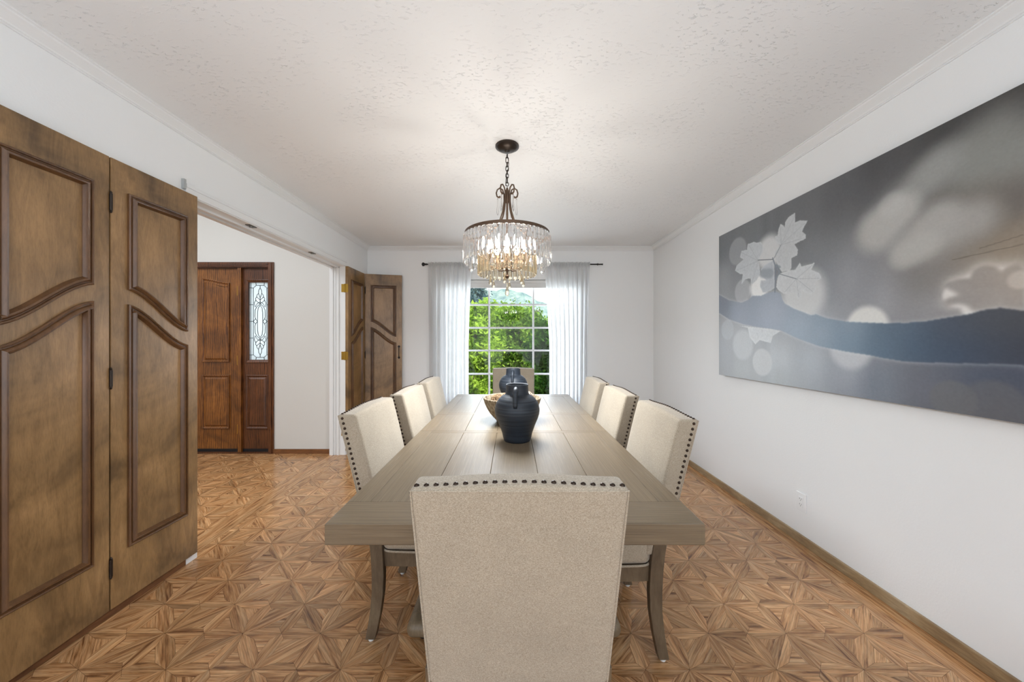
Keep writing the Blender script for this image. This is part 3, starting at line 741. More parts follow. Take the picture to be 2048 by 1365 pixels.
# ------------------------------------------------------------------ canvas print (black-and-white maple twig)
def canvas_print():
    X = 1.78; Y1, Yw, Z0, Z1 = 3.01, 2.38, 0.981, 2.168
    nx, nz = 744, 372
    S, Zg = np.meshgrid(np.linspace(0, Yw, nx), np.linspace(Z0, Z1, nz))
    def P(px, py):
        Y = X * 700.0 / (px - 1024.0); return (Y1 - Y, H - (py - 682.5) * Y / 700.0, Y / 700.0)
    def shep(samples, p=2.6):
        num = np.zeros(S.shape + (3,)); den = np.zeros(S.shape)
        for px, py, c in samples:
            s, z, _ = P(px, py); wgt = 1.0 / ((S - s) ** 2 + (Zg - z) ** 2 + 0.006) ** (p / 2)
            num += wgt[..., None] * np.array(c, float); den += wgt
        return num / den[..., None]
    img = shep([(1445, 500, (100, 103, 107)), (1445, 560, (132, 134, 137)), (1445, 700, (146, 150, 155)), (1445, 745, (146, 150, 153)), (1500, 480, (106, 109, 112)), (1560, 440, (98, 100, 103)),
        (1620, 420, (98, 99, 101)), (1660, 400, (86, 87, 89)), (1620, 520, (112, 114, 118)), (1700, 380, (80, 81, 83)), (1760, 330, (68, 68, 70)), (1900, 240, (58, 58, 58)), (2040, 180, (54, 52, 50)), (2040, 480, (140, 124, 106)),
        (2000, 520, (150, 137, 118)), (1960, 560, (150, 141, 133)), (1700, 560, (140, 142, 147)), (1760, 600, (150, 152, 157)), (1850, 560, (122, 119, 117)), (1850, 620, (148, 148, 150)), (1640, 640, (160, 165, 170)),
        (1640, 580, (128, 132, 138)), (1480, 740, (160, 165, 167)), (1560, 720, (170, 175, 179)), (1620, 720, (160, 167, 173)), (1700, 740, (146, 151, 159)), (1760, 770, (106, 114, 126)), (1850, 780, (106, 108, 118)), (1900, 770, (82, 87, 99)),
        (1960, 760, (62, 74, 94)), (2040, 760, (52, 59, 77)), (2040, 830, (66, 66, 72)), (1900, 815, (88, 88, 92)), (1980, 815, (84, 84, 88)), (1560, 760, (154, 160, 163)), (1480, 680, (160, 164, 168)), (1960, 430, (110, 104, 98)), (2040, 400, (90, 86, 82))])
    def blend(mask, col):
        nonlocal img; img = img * (1 - mask[..., None]) + np.array(col, float) * mask[..., None] if not isinstance(col, np.ndarray) else img * (1 - mask[..., None]) + col * mask[..., None]
    def smooth(x): x = np.clip(x, 0, 1); return x * x * (3 - 2 * x)
    def disc(px, py, r, col, soft=0.35, op=0.8):
        s, z, k = P(px, py); R = r * k; d = np.sqrt((S - s) ** 2 + (Zg - z) ** 2); blend(op * smooth((R - d) / (R * soft) + 0.5), col)
    def capsule(p, q, r0, r1, col, soft=0.9, op=0.8):
        a = np.array(P(*p)); b = np.array(P(*q)); ab = b[:2] - a[:2]; L = ab.dot(ab)
        t = np.clip(((S - a[0]) * ab[0] + (Zg - a[1]) * ab[1]) / L, 0, 1)
        d = np.sqrt((S - a[0] - ab[0] * t) ** 2 + (Zg - a[1] - ab[1] * t) ** 2); R = r0 * a[2] * (1 - t) + r1 * b[2] * t
        blend(op * smooth((R - d) / (R * soft) + 0.5), col)
    def gauss(m, sig):
        n = int(3 * sig) + 1; k = np.exp(-0.5 * (np.arange(-n, n + 1) / sig) ** 2); k /= k.sum()
        m = np.apply_along_axis(lambda v: np.convolve(np.pad(v, n, mode='edge'), k, 'valid'), 0, m)
        return np.apply_along_axis(lambda v: np.convolve(np.pad(v, n, mode='edge'), k, 'valid'), 1, m)
    def poly(pts, sig=0.7):
        q = [P(*p)[:2] for p in pts]; ins = np.zeros(S.shape, bool)
        for i in range(len(q)):
            (x1, y1), (x2, y2) = q[i - 1], q[i]
            if abs(y2 - y1) < 1e-9: continue
            cnd = ((y1 > Zg) != (y2 > Zg)) & (S < (x2 - x1) * (Zg - y1) / (y2 - y1) + x1); ins ^= cnd
        m = ins.astype(float); return gauss(m, sig) if sig else m
    A = lambda pts: [(1430 + x * .2784, 380 + y * .2784) for x, y in pts]
    Cc = lambda pts: [(1700 + x * .2784, 480 + y * .2784) for x, y in pts]
    # soft background vertical streaks
    st = np.interp(S[0], np.linspace(0, Yw, 40), rng.normal(0, 1, 40)); img += (st * 2.2)[None, :, None]
    # out of focus foliage, upper right
    capsule((1950, 330), (2048, 300), 46, 50, (134, 136, 132), 1.7, 0.75)
    capsule((1860, 345), (1990, 262), 30, 46, (128, 129, 125), 1.8, 0.75)
    capsule((1765, 440), (1880, 330), 34, 34, (144, 145, 142), 1.6, 0.8)
    capsule((1755, 462), (1800, 420), 42, 34, (170, 169, 165), 1.0, 0.85)
    disc(1782, 410, 24, (176, 176, 173), 0.7, 0.45)
    capsule((1815, 500), (1880, 440), 32, 36, (166, 165, 161), 1.2, 0.85)
    capsule((1860, 475), (1945, 440), 40, 38, (160, 158, 154), 1.4, 0.8)
    capsule((1805, 515), (1850, 490), 22, 26, (174, 174, 169), 1.1, 0.5)
    # bokeh discs
    for a in ((1475, 503, 27, (148, 150, 153), .2, .7), (1485, 583, 24, (158, 161, 164), .2, .8), (1455, 660, 20, (160, 165, 169), .2, .8), (1485, 690, 30, (172, 176, 179), .3, .8), (1524, 725, 27, (178, 181, 183), .2, .8),
              (1537, 505, 34, (196, 197, 197), .6, .9), (1518, 575, 26, (210, 211, 211), .6, .95), (1605, 590, 52, (196, 198, 198), .6, .85), (1733, 655, 42, (206, 206, 202), .35, .95), (1700, 695, 44, (180, 183, 186), .45, .85),
              (1905, 800, 38, (98, 99, 101), .25, .7), (1985, 812, 50, (92, 92, 95), .3, .6), (1965, 610, 34, (214, 212, 208), .4, .9), (1915, 590, 24, (214, 212, 208), .4, .85)): disc(*a)
    # blurry backlit leaf on the right with its pale rim
    cl = Cc([(690, 320), (780, 285), (870, 285), (890, 220), (960, 185), (1040, 195), (1090, 250), (1130, 200), (1210, 170), (1225, 200), (1250, 230), (1250, 510), (1080, 500), (900, 520), (830, 470), (780, 460), (700, 475), (665, 450), (700, 420), (790, 395), (740, 370), (690, 345)])
    m0 = poly(cl, 0); m1 = gauss(m0, 7); m2 = gauss(m0, 2.2)
    blend(np.clip(m1 * 2.2, 0, 1) * (1 - m2) * 0.85, (212, 209, 204)); blend(m2 * 0.95, shep([(1900, 575, (142, 140, 138)), (1960, 560, (152, 143, 135)), (2000, 600, (150, 144, 138)), (2040, 560, (168, 156, 142)), (1950, 600, (130, 126, 124))]))
    disc(2040, 560, 18, (190, 182, 172), .5, .7)
    # branch
    up = [(1430, 586), (1438, 590), (1458, 601), (1483, 606), (1497, 600), (1505, 592), (1522, 592), (1536, 586), (1550, 583), (1561, 587), (1565, 600), (1569, 607), (1586, 617), (1622, 631), (1632, 629), (1653, 637), (1694, 644), (1740, 646), (1770, 647), (1811, 646.5), (1853, 643), (1895, 636), (1937, 629), (1964, 621), (2001, 616), (2048, 622), (2100, 628)]
    lo = [(2100, 735), (2048, 731), (2006, 728), (1895, 726.4), (1811, 723.6), (1770, 717), (1740, 711), (1694, 704), (1639, 693), (1597, 678), (1561, 661), (1513, 654), (1486, 648.6), (1458, 639), (1438, 626), (1430, 622)]
    far = [(2400, 640), (2400, 742)]
    b0 = poly(up + far + lo, 0); b1 = gauss(b0, 3.0); b2 = gauss(b0, 0.9)
    blend(np.clip(b1 * 1.6, 0, 1) * (1 - b2) * 0.45, (205, 208, 210))
    blend(b2, shep([(1445, 610, (112, 118, 128)), (1480, 625, (138, 146, 158)), (1550, 620, (150, 158, 170)), (1600, 650, (148, 160, 172)), (1640, 665, (138, 152, 165)), (1700, 680, (112, 132, 148)), (1760, 690, (84, 104, 122)), (1830, 690, (62, 82, 102)),
        (1900, 700, (48, 66, 88)), (1960, 700, (42, 54, 74)), (2040, 700, (40, 44, 58)), (1900, 655, (64, 72, 86)), (1960, 640, (68, 70, 76)), (2030, 640, (66, 65, 68)), (1700, 655, (128, 142, 155)), (1800, 655, (84, 100, 116))]))
    # crisp leaves
    L1 = A([(575, 165), (575, 235), (610, 220), (665, 222), (640, 265), (625, 300), (650, 320), (652, 350), (600, 375), (570, 392), (595, 430), (590, 470), (550, 490), (548, 560), (540, 580), (480, 590), (460, 560), (430, 490), (430, 440), (475, 395), (440, 380), (432, 335), (450, 330), (455, 290), (470, 245), (490, 255), (500, 270), (505, 230), (530, 195)])
    L2 = A([(345, 400), (330, 375), (300, 380), (280, 375), (235, 390), (230, 430), (190, 440), (180, 485), (205, 500), (155, 545), (145, 580), (180, 605), (200, 605), (195, 640), (190, 680), (215, 645), (255, 635), (265, 680), (300, 650), (325, 600), (320, 560), (310, 505), (325, 480), (345, 440)])
    L3 = A([(470, 600), (530, 580), (575, 575), (610, 525), (620, 550), (680, 535), (715, 525), (690, 575), (750, 600), (765, 635), (720, 660), (725, 720), (690, 750), (650, 740), (625, 720), (620, 770), (600, 785), (575, 740), (540, 750), (490, 745), (460, 725), (440, 700), (450, 620)])
    L4 = A([(420, 505), (360, 540), (330, 570), (335, 620), (370, 650), (330, 650), (322, 690), (345, 740), (400, 725), (430, 705), (425, 560)])
    L5 = A([(180, 978), (235, 990), (250, 1060), (290, 1110), (320, 1080), (400, 1100), (415, 1050), (470, 1015), (400, 1000)])
    tex = gauss(rng.normal(0, 1, S.shape), 1.2) * 8
    for L, c in ((L1, (176, 179, 181)), (L4, (166, 171, 176)), (L3, (184, 187, 189)), (L2, (174, 178, 181)), (L5, (182, 186, 189))):
        m0 = poly(L, 0); e = gauss(m0, 2.2); m = gauss(m0, 0.6)
        blend(m, np.array(c)[None, None, :] + tex[..., None]); blend(m * np.clip(1 - e, 0, 1) * 0.6, (206, 208, 208))
    capsule(A([(345, 600)])[0], A([(395, 600)])[0], 9, 10, (128, 134, 142), .8, .7)
    def ln(pts, wd, col, op=0.9):
        q = A(pts)
        for i in range(len(q) - 1): capsule(q[i], q[i + 1], wd, wd, col, 0.8, op)
    ln([(430, 735), (437, 560), (415, 490)], 1.5, (112, 120, 130)); ln([(465, 605), (585, 640)], 0.9, (122, 128, 136)); ln([(310, 505), (415, 500)], 0.9, (96, 102, 108)); ln([(440, 640), (460, 590), (440, 545), (465, 555)], 2.6, (118, 126, 134), .7)
    ln([(475, 395), (425, 490)], 0.9, (120, 126, 132))
    for a, b in (((475, 395), (570, 190)), ((475, 395), (645, 240)), ((475, 395), (640, 345)), ((475, 395), (470, 265)), ((310, 510), (245, 400)), ((310, 510), (190, 450)), ((310, 510), (155, 580)), ((310, 510), (265, 670)), ((585, 640), (700, 540)), ((585, 640), (755, 635)), ((585, 640), (700, 730)), ((585, 640), (602, 770)), ((585, 640), (500, 735))):
        ln([a, b], 0.7, (152, 156, 160), .55)
    for pts in (((1905, 520), (2046, 489)), ((1960, 497), (2046, 470))):
        capsule(pts[0], pts[1], 1.0, 1.0, (92, 84, 74), .9, .6)
    img += gauss(rng.normal(0, 1, S.shape), 0.8)[..., None] * 3.0
    lift = 1.10 + 0.16 * np.exp(-((S - 0.25) ** 2 / 0.5 + (Zg - 1.25) ** 2 / 0.25))  # window sheen painted into the print, strongest at lower left
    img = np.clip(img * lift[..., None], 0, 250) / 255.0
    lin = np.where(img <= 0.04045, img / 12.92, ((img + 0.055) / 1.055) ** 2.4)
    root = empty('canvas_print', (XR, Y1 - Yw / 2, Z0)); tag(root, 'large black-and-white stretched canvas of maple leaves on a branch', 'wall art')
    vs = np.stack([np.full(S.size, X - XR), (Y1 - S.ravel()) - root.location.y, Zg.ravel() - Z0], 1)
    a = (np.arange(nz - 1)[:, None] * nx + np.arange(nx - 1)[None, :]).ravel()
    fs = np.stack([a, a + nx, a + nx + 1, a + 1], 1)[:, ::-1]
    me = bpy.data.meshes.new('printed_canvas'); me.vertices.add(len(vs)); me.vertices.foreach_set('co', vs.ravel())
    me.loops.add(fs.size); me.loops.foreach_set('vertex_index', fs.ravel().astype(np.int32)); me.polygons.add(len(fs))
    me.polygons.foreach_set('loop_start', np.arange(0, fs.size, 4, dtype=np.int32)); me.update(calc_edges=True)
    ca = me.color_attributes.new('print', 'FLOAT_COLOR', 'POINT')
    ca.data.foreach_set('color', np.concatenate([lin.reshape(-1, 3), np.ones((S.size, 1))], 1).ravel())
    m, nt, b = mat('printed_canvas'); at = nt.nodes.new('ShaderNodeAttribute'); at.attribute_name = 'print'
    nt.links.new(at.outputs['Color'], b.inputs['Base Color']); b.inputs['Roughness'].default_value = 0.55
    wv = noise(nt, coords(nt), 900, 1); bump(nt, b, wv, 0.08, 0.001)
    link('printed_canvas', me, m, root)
    mb = MB(); mb.box((X + 0.0006 - XR, -Yw / 2, 0), (-0.001, Yw / 2, Z1 - Z0)); mb.build('stretcher_frame', M['paint_edge'], root)
canvas_print()

# ------------------------------------------------------------------ dining table
def dining_table():
    t = empty('dining_table', (0.008, 2.165, 0)); tag(t, 'long grey-brown wire-brushed dining table with a leaf seam', 'table')
    ox, oy = 0.008, 2.165; ZT, TH = 0.76, 0.062
    def board(mb, x0, x1, y0, y1, along, z1=ZT, z0=ZT - TH, bev=0.0013, tn=None, outer=(0, 0, 0, 0)):
        # plank with chamfered edges; outer = larger rounding on the (x0,x1,y0,y1) edges
        tn = tn or random.uniform(0.9, 1.08); w_ = random.uniform(-0.02, 0.02)
        offu, offv = random.uniform(0, 50), random.uniform(0, 50)
        b = [0.005 if o else bev for o in outer]; g = 0.0002
        X0, X1, Y0, Y1 = x0 + (0 if outer[0] else g), x1 - (0 if outer[1] else g), y0 + (0 if outer[2] else g), y1 - (0 if outer[3] else g)
        vs = []
        for (z, k) in ((z0, 0.6), (z0 + 0.003, 0), (z1 - 0.003, 0), (z1 - 0.001, 0.4), (z1, 1.0)):
            xa, xb, ya, yb = X0 + b[0] * k, X1 - b[1] * k, Y0 + b[2] * k, Y1 - b[3] * k
            vs += [(xa, ya, z), (xb, ya, z), (xb, yb, z), (xa, yb, z)]
        fs = [(3, 2, 1, 0)]
        for L in range(4):
            for k in range(4): fs.append((4 * L + k, 4 * L + (k + 1) % 4, 4 * L + 4 + (k + 1) % 4, 4 * L + 4 + k))
        fs.append((16, 17, 18, 19)); uv = []
        for f in fs:
            r = []
            for i in f:
                x, y, z = vs[i]
                u, v = ((y, x + z) if along == 'y' else (x, y + z)); r.append((u + offu, v + offv))
            uv.append(r)
        mb.add([(x - ox, y - oy, z) for x, y, z in vs], fs, uv, (tn * (1 + w_), tn, tn * (1 - w_)))
    xs = [-0.523, -0.450, -0.267, -0.0835, 0.0995, 0.283, 0.466, 0.539]
    Ya, Yb, Yc, Yd, Ye, Yf, Yg, Yh = 0.977, 1.110, 1.945, 1.988, 2.432, 2.472, 3.219, 3.352
    def half(y_end0, y_end1, yp0, yp1, yc0, yc1, first):
        mb = MB()
        if first: board(mb, xs[0], xs[-1], y_end0, y_end1, 'x', outer=(1, 1, 1, 0), tn=0.97)
        else: board(mb, xs[0], xs[-1], y_end0, y_end1, 'x', outer=(1, 1, 0, 1), tn=0.97)
        for i in range(7): 
            if i in (0, 6): board(mb, xs[i], xs[i + 1], min(yp0, yc0), max(yp1, yc1), 'y', outer=(i == 0, i == 6, 0, 0))
            else: board(mb, xs[i], xs[i + 1], yp0, yp1, 'y')
        board(mb, xs[1], xs[6], yc0, yc1, 'x')
        return mb.build('tabletop', M['table'], t)
    half(Ya, Yb, Yb, Yc, Yc, Yd, True)
    mb = MB()
    for i in range(7): board(mb, xs[i], xs[i + 1], Yd, Ye, 'y', outer=(i == 0, i == 6, 0, 0))
    mb.build('extension_leaf', M['table'], t)
    half(Yg, Yh, Yf, Yg, Ye, Yf, False)
    # pedestals
    for yc in (1.63, 2.70):
        p = MB(); rbox(p, (0.455, 0.165, 0.0325), 0.03, (4, 3, 1), None, (0, yc - oy, 0.0445))
        base = p.build('pedestal_base', M['pedestal'], t, True, 40)
        p = MB()
        def col(P, yc=yc):
            z = (P.z - 0.08) / 0.60; k = 1 - 0.45 * math.sin(min(1, max(0, z)) * PI) ** 0.7
            return ((P.x) * k, (P.y - (yc - oy)) * (0.6 + 0.4 * k) + (yc - oy), P.z)
        rbox(p, (0.36, 0.10, 0.29), 0.012, (4, 3, 14), col, (0, yc - oy, 0.368)); p.build('pedestal_column', M['pedestal'], base, True, 40)
        p = MB(); p.box((-0.42, yc - oy - 0.11, 0.655), (0.42, yc - oy + 0.11, 0.6978)); p.build('pedestal_cleat', M['chair_wood'], base)
        for sx in (-1, 1):
            for sy in (-1, 1):
                f = MB(); f.lathe([(0.03, 0.0), (0.036, 0.004), (0.034, 0.012)], 14, (sx * 0.38, yc - oy + sy * 0.11, 0.001)); f.build('foot', M['dark_bronze'], base, True, 40)
    p = MB(); p.box((-0.05, 1.72 - oy, 0.10), (0.05, 2.61 - oy, 0.17)); p.build('stretcher', M['chair_wood'], t)
dining_table()

# ------------------------------------------------------------------ chairs (front looks to +Y locally)
def rear_y(z):
    pts = [(0.0, -0.250), (0.1, -0.231), (0.2, -0.221), (0.32, -0.221), (0.42, -0.231), (0.50, -0.250), (0.636, -0.286), (0.80, -0.325), (0.97, -0.366)]
    for (a, b), (c, d) in zip(pts, pts[1:]):
        if z <= c: return b + (d - b) * (z - a) / (c - a)
    return pts[-1][1] + (z - 0.97) * -0.24
def chair():
    r = empty('dining_chair', (0, 0, 0))
    W2, Z0, Z1, T = 0.2325, 0.420, 0.965, 0.078
    hz = (Z1 - Z0) / 2; cz = (Z1 + Z0) / 2
    def hw(z): return W2 - 0.010 * max(0, (Z1 - z) / (Z1 - Z0))
    def dfm(P):
        z = P.z; k = hw(z) / W2; x = P.x * k
        yy = P.y + T / 2
        crown = 0.016 * (1 - min(1, abs(P.x) / W2) ** 2.6) * (1 - min(1, abs(z - cz) / hz) ** 4) if yy > T * 0.6 else 0.0
        return (x, rear_y(z) + yy + crown, z + (0.004 * math.cos(P.x / W2 * PI) * (1 if z > cz + hz * 0.8 else 0)))
    mb = MB()
    # front is softly rounded, rear is crisp: two bodies of one upholstered back
    rbox(mb, (W2, T / 2, hz), 0.013, (14, 3, 16), dfm, (0, 0, cz))
    back = mb.build('backrest', M['linen'], r, True, 60)
    # rear panel welt
    w = MB(); inset = 0.004; pts = []
    def rp(x, z): return (x, rear_y(z) + 0.0015, z)
    n = 10
    for i in range(n + 1): pts.append(rp(-hw(Z0 + .01) + inset + (hw(Z1) - hw(Z0)) * -i / n, Z0 + 0.012 + (Z1 - Z0 - 0.022) * i / n))
    for i in range(1, n + 1): pts.append(rp(-(hw(Z1) - inset) + 2 * (hw(Z1) - inset) * i / n, Z1 - 0.010))
    for i in range(1, n + 1): pts.append(rp(hw(Z1) - inset - (hw(Z1) - hw(Z0)) * i / n, Z1 - 0.010 - (Z1 - Z0 - 0.022) * i / n))
    w.tube(pts, 0.0028, 6); w.build('back_piping', M['piping'], back, True, 60)
    # nailheads
    nm = MB()
    def nail(p, nrm, up):
        nrm = Vector(nrm).normalized(); a = Vector(up).normalized(); b = nrm.cross(a); vs = []; R = 0.0062
        for (rr, hh) in ((1.0, -0.0006), (0.82, 0.0028), (0.42, 0.0044)):
            for k in range(9): vs.append(Vector(p) + (a * math.cos(2 * PI * k / 9) + b * math.sin(2 * PI * k / 9)) * R * rr + nrm * hh)
        vs.append(Vector(p) + nrm * 0.0049); fs = []
        for L in range(2):
            for k in range(9): fs.append((L * 9 + k, L * 9 + (k + 1) % 9, L * 9 + 9 + (k + 1) % 9, L * 9 + 9 + k))
        for k in range(9): fs.append((18 + k, 18 + (k + 1) % 9, 27))
        nm.add(vs, fs)
    for i in range(22):
        x = -0.2195 + 0.439 * i / 21; nail((x, rear_y(Z1) + 0.018, Z1 + 0.004 * math.cos(x / W2 * PI) + 0.0), (0, 0, 1), (1, 0, 0))
    for sx in (-1, 1):
        for i in range(24):
            z = Z1 - 0.020 - 0.0212 * i; nail((sx * hw(z), rear_y(z) + 0.018, z), (sx, 0, 0), (0, 1, 0))
    nm.build('nailhead_trim', M['nail'], back, True, 50)
    # seat
    def sd(P):
        y = P.y; t = (y + 0.2) / 0.46; k = 0.93 + 0.07 * t
        top = 0.012 * (1 - min(1, abs(P.x) / 0.24) ** 2) * (1 - min(1, abs(y - 0.03) / 0.24) ** 2) if P.z > 0.44 else 0
        return (P.x * k, y, P.z + top)
    s = MB(); rbox(s, (0.235, 0.225, 0.052), 0.032, (10, 10, 2), sd, (0, 0.040, 0.428)); seat = s.build('seat', M['linen'], r, True, 60)
    s = MB(); loop = []
    for k in range(48):
        a = 2 * PI * k / 48; c_, s_ = math.cos(a), math.sin(a); q = 0.18
        x = 0.236 * (abs(c_) ** q) * (1 if c_ > 0 else -1); y = 0.040 + 0.226 * (abs(s_) ** q) * (1 if s_ > 0 else -1)
        loop.append((x * (0.93 + 0.07 * (y + 0.2) / 0.46), y, 0.379))
    s.tube(loop, 0.0045, 6, True); s.build('seat_piping', M['piping'], seat, True, 60)
    a = MB()
    vs = []
    def ring(inset, z):
        out = []
        for (x, y) in ((-0.226, -0.18), (0.226, -0.18), (0.226, 0.258), (-0.226, 0.258)):
            k = (0.93 + 0.07 * (y + 0.2) / 0.46); out.append(((abs(x) * k - inset) * (1 if x > 0 else -1), y + (inset if y < 0 else -inset), z))
        return out
    vs = ring(0, 0.378) + ring(0, 0.312) + ring(0.022, 0.312) + ring(0.022, 0.378); fs = []
    for L in range(3):
        for k in range(4): fs.append((L * 4 + k, L * 4 + 4 + k, L * 4 + 4 + (k + 1) % 4, L * 4 + (k + 1) % 4))
    fs += [(0, 1, 13, 12), (1, 2, 14, 13), (2, 3, 15, 14), (3, 0, 12, 15)]
    a.add(vs, fs); a.build('seat_rail', M['chair_wood'], r)
    for sx in (-1, 1):
        # rear sabre leg, rectangular section
        m_ = MB(); vs = []; fs = []; zs = [0.012, 0.06, 0.12, 0.2, 0.28, 0.36, 0.42, 0.47]
        for z in zs:
            th = 0.040 + 0.012 * min(1, z / 0.3); wd = 0.034; xo = 0.212; y0 = rear_y(z) + (0.004 if z > 0.43 else 0)
            for (dx, dy) in ((-wd / 2, 0), (wd / 2, 0), (wd / 2, th), (-wd / 2, th)): vs.append((sx * xo + dx, y0 + dy, z))
        for L in range(len(zs) - 1):
            for k in range(4): fs.append((L * 4 + k, L * 4 + (k + 1) % 4, L * 4 + 4 + (k + 1) % 4, L * 4 + 4 + k))
        fs += [(3, 2, 1, 0), tuple(4 * (len(zs) - 1) + k for k in range(4))]
        m_.add(vs, fs); lg = m_.build('leg', M['chair_wood'], r)
        bv = lg.modifiers.new('edge', 'BEVEL'); bv.width = 0.003; bv.segments = 2; bv.limit_method = 'ANGLE'
        g = MB(); g.lathe([(0.011, 0.0), (0.013, 0.004), (0.012, 0.013)], 12, (sx * 0.212, rear_y(0.012) + 0.02, 0)); g.build('glide', M['glide'], lg, True, 40)
        m_ = MB(); vs = []; fs = []
        for z, q in ((0.012, 0.013), (0.18, 0.017), (0.31, 0.021), (0.378, 0.021)):
            for (dx, dy) in ((-1, -1), (1, -1), (1, 1), (-1, 1)): vs.append((sx * 0.207 + dx * q, 0.236 + dy * q + (0.004 if z < .1 else 0), z))
        for L in range(3):
            for k in range(4): fs.append((L * 4 + k, L * 4 + (k + 1) % 4, L * 4 + 4 + (k + 1) % 4, L * 4 + 4 + k))
        fs += [(3, 2, 1, 0), (12, 13, 14, 15)]
        m_.add(vs, fs); lg = m_.build('leg', M['chair_wood'], r)
        bv = lg.modifiers.new('edge', 'BEVEL'); bv.width = 0.003; bv.segments = 2; bv.limit_method = 'ANGLE'
        g = MB(); g.lathe([(0.009, 0.0), (0.011, 0.004), (0.010, 0.013)], 12, (sx * 0.207, 0.240, 0)); g.build('glide', M['glide'], lg, True, 40)
    return r
proto = chair()
def place(o, x, y, rz, label):
    o.location = (x, y, 0); o.rotation_euler = (0, 0, rz); tag(o, label, 'chair', 'upholstered chairs around the dining table')
place(proto, 0.016, 1.094, 0, 'beige linen chair seen from behind at the near table end')
spots = [(-0.37, 1.700, -PI / 2, 'beige nailhead chair on door side of table, nearest the near table end'),
         (-0.345, 2.257, -PI / 2, 'beige nailhead chair on door side of table, middle of its row of three'),
         (-0.342, 2.821, -PI / 2, 'beige nailhead chair on door side of table, closest to the window'),
         (0.372, 1.606, PI / 2, 'beige nailhead chair on canvas side of table, nearest the near table end'),
         (0.358, 2.213, PI / 2, 'beige nailhead chair on canvas side of table, middle of its row of three'),
         (0.358, 2.821, PI / 2, 'beige nailhead chair on canvas side of table, closest to the window'),
         (0.017, 3.64, PI, 'beige linen chair at far table end, facing camera before the window')]
for x, y, rz, l in spots: place(copy_tree(proto), x, y, rz, l)

# ------------------------------------------------------------------ vases and bowl
def vase():
    v = empty('clay_jug', (0, 0, 0.76))
    prof = [(0.066, 0.0), (0.069, 0.006), (0.0735, 0.02), (0.0775, 0.04), (0.085, 0.062), (0.095, 0.088), (0.106, 0.115), (0.1135, 0.140), (0.1155, 0.158), (0.1125, 0.178), (0.105, 0.197), (0.093, 0.215), (0.078, 0.228), (0.066, 0.235), (0.0605, 0.239), (0.0590, 0.246), (0.0575, 0.262), (0.0565, 0.278), (0.0575, 0.285), (0.0565, 0.288), (0.0530, 0.287), (0.0515, 0.280), (0.0520, 0.250), (0.060, 0.232), (0.09, 0.20), (0.10, 0.16), (0.07, 0.03), (0.03, 0.012)]
    # add throwing ridges
    fine = []
    for (a, b), (c, d) in zip(prof, prof[1:]):
        n = 4 if abs(d - b) > 0.008 else 1
        for k in range(n):
            t = k / n; rr, zz = a + (c - a) * t, b + (d - b) * t
            if 0.07 < zz < 0.23 and a > 0.06 and len(fine) < 70: rr += 0.0004 * math.sin(zz * 900)
            fine.append((rr, zz))
    fine.append(prof[-1])
    mb = MB(); mb.lathe(fine, 64); body = mb.build('body', M['ceramic'], v, True)
    for s in (-1, 1):
        h = MB(); pts = [(0, s * 0.055, 0.266), (0, s * 0.078, 0.272), (0, s * 0.094, 0.262), (0, s * 0.101, 0.240), (0, s * 0.103, 0.215), (0, s * 0.104, 0.198), (0, s * 0.1055, 0.182)]
        h.tube(pts, [0.0125, 0.012, 0.0115, 0.011, 0.011, 0.0115, 0.010], 12); h.build('handle', M['ceramic'], v, True)
    return v
v1 = vase(); v1.location = (0.0265, 1.80, 0.76); v1.rotation_euler = (0, 0, math.radians(-6)); tag(v1, 'dark charcoal ceramic jug on table, standing in front of bowl', 'vase', 'charcoal jugs on the table')
v2 = copy_tree(v1); v2.location = (0.010, 2.82, 0.76); v2.rotation_euler = (0, 0, math.radians(-4)); tag(v2, 'dark charcoal ceramic jug on table, behind bowl and nearer window', 'vase', 'charcoal jugs on the table')
def bowl():
    b = MB(); prof = [(0.088, 0.0), (0.100, 0.004), (0.104, 0.012), (0.122, 0.030), (0.145, 0.058), (0.163, 0.088), (0.176, 0.118), (0.183, 0.143), (0.184, 0.150), (0.180, 0.154), (0.174, 0.152), (0.166, 0.120), (0.150, 0.08), (0.12, 0.045), (0.06, 0.03)]
    b.lathe(prof, 56); o = b.build('wooden_bowl', M['bowl'], None, True, 50); o.location = (0.001, 2.235, 0.76)
    tag(o, 'round whitewashed wooden bowl on table between the two jugs', 'bowl')
bowl()
def twigball(loc, R, m, label, name, n, tr, seed):
    rnd = random.Random(seed); mb = MB()
    for i in range(n):
        ax = Vector((rnd.gauss(0, 1), rnd.gauss(0, 1), rnd.gauss(0, 1))).normalized()
        a = ax.orthogonal().normalized(); b_ = ax.cross(a); rr = R * rnd.uniform(0.86, 1.0); off = ax * R * rnd.uniform(-0.3, 0.3)
        rad = math.sqrt(max(rr * rr - off.length_squared, 0.0001))
        mb.tube([off + (a * math.cos(2 * PI * k / 20) + b_ * math.sin(2 * PI * k / 20)) * rad for k in range(20)], tr, 5, True)
    o = mb.build(name, m, None, True); o.location = loc; tag(o, label, 'decorative ball', 'decorative balls in the bowl'); return o
twigball((-0.085, 2.205, 0.885), 0.052, M['twig'], 'brown woven twig ball lying at left inside the wooden bowl', 'twig_ball', 34, 0.0026, 3)
twigball((0.088, 2.27, 0.889), 0.056, M['pod'], 'pale pinkish woven ball lying at right inside the wooden bowl', 'woven_ball', 46, 0.004, 4)
twigball((-0.025, 2.325, 0.882), 0.046, M['twig'], 'brown woven twig ball lying toward the back of the wooden bowl', 'twig_ball', 34, 0.0026, 8)

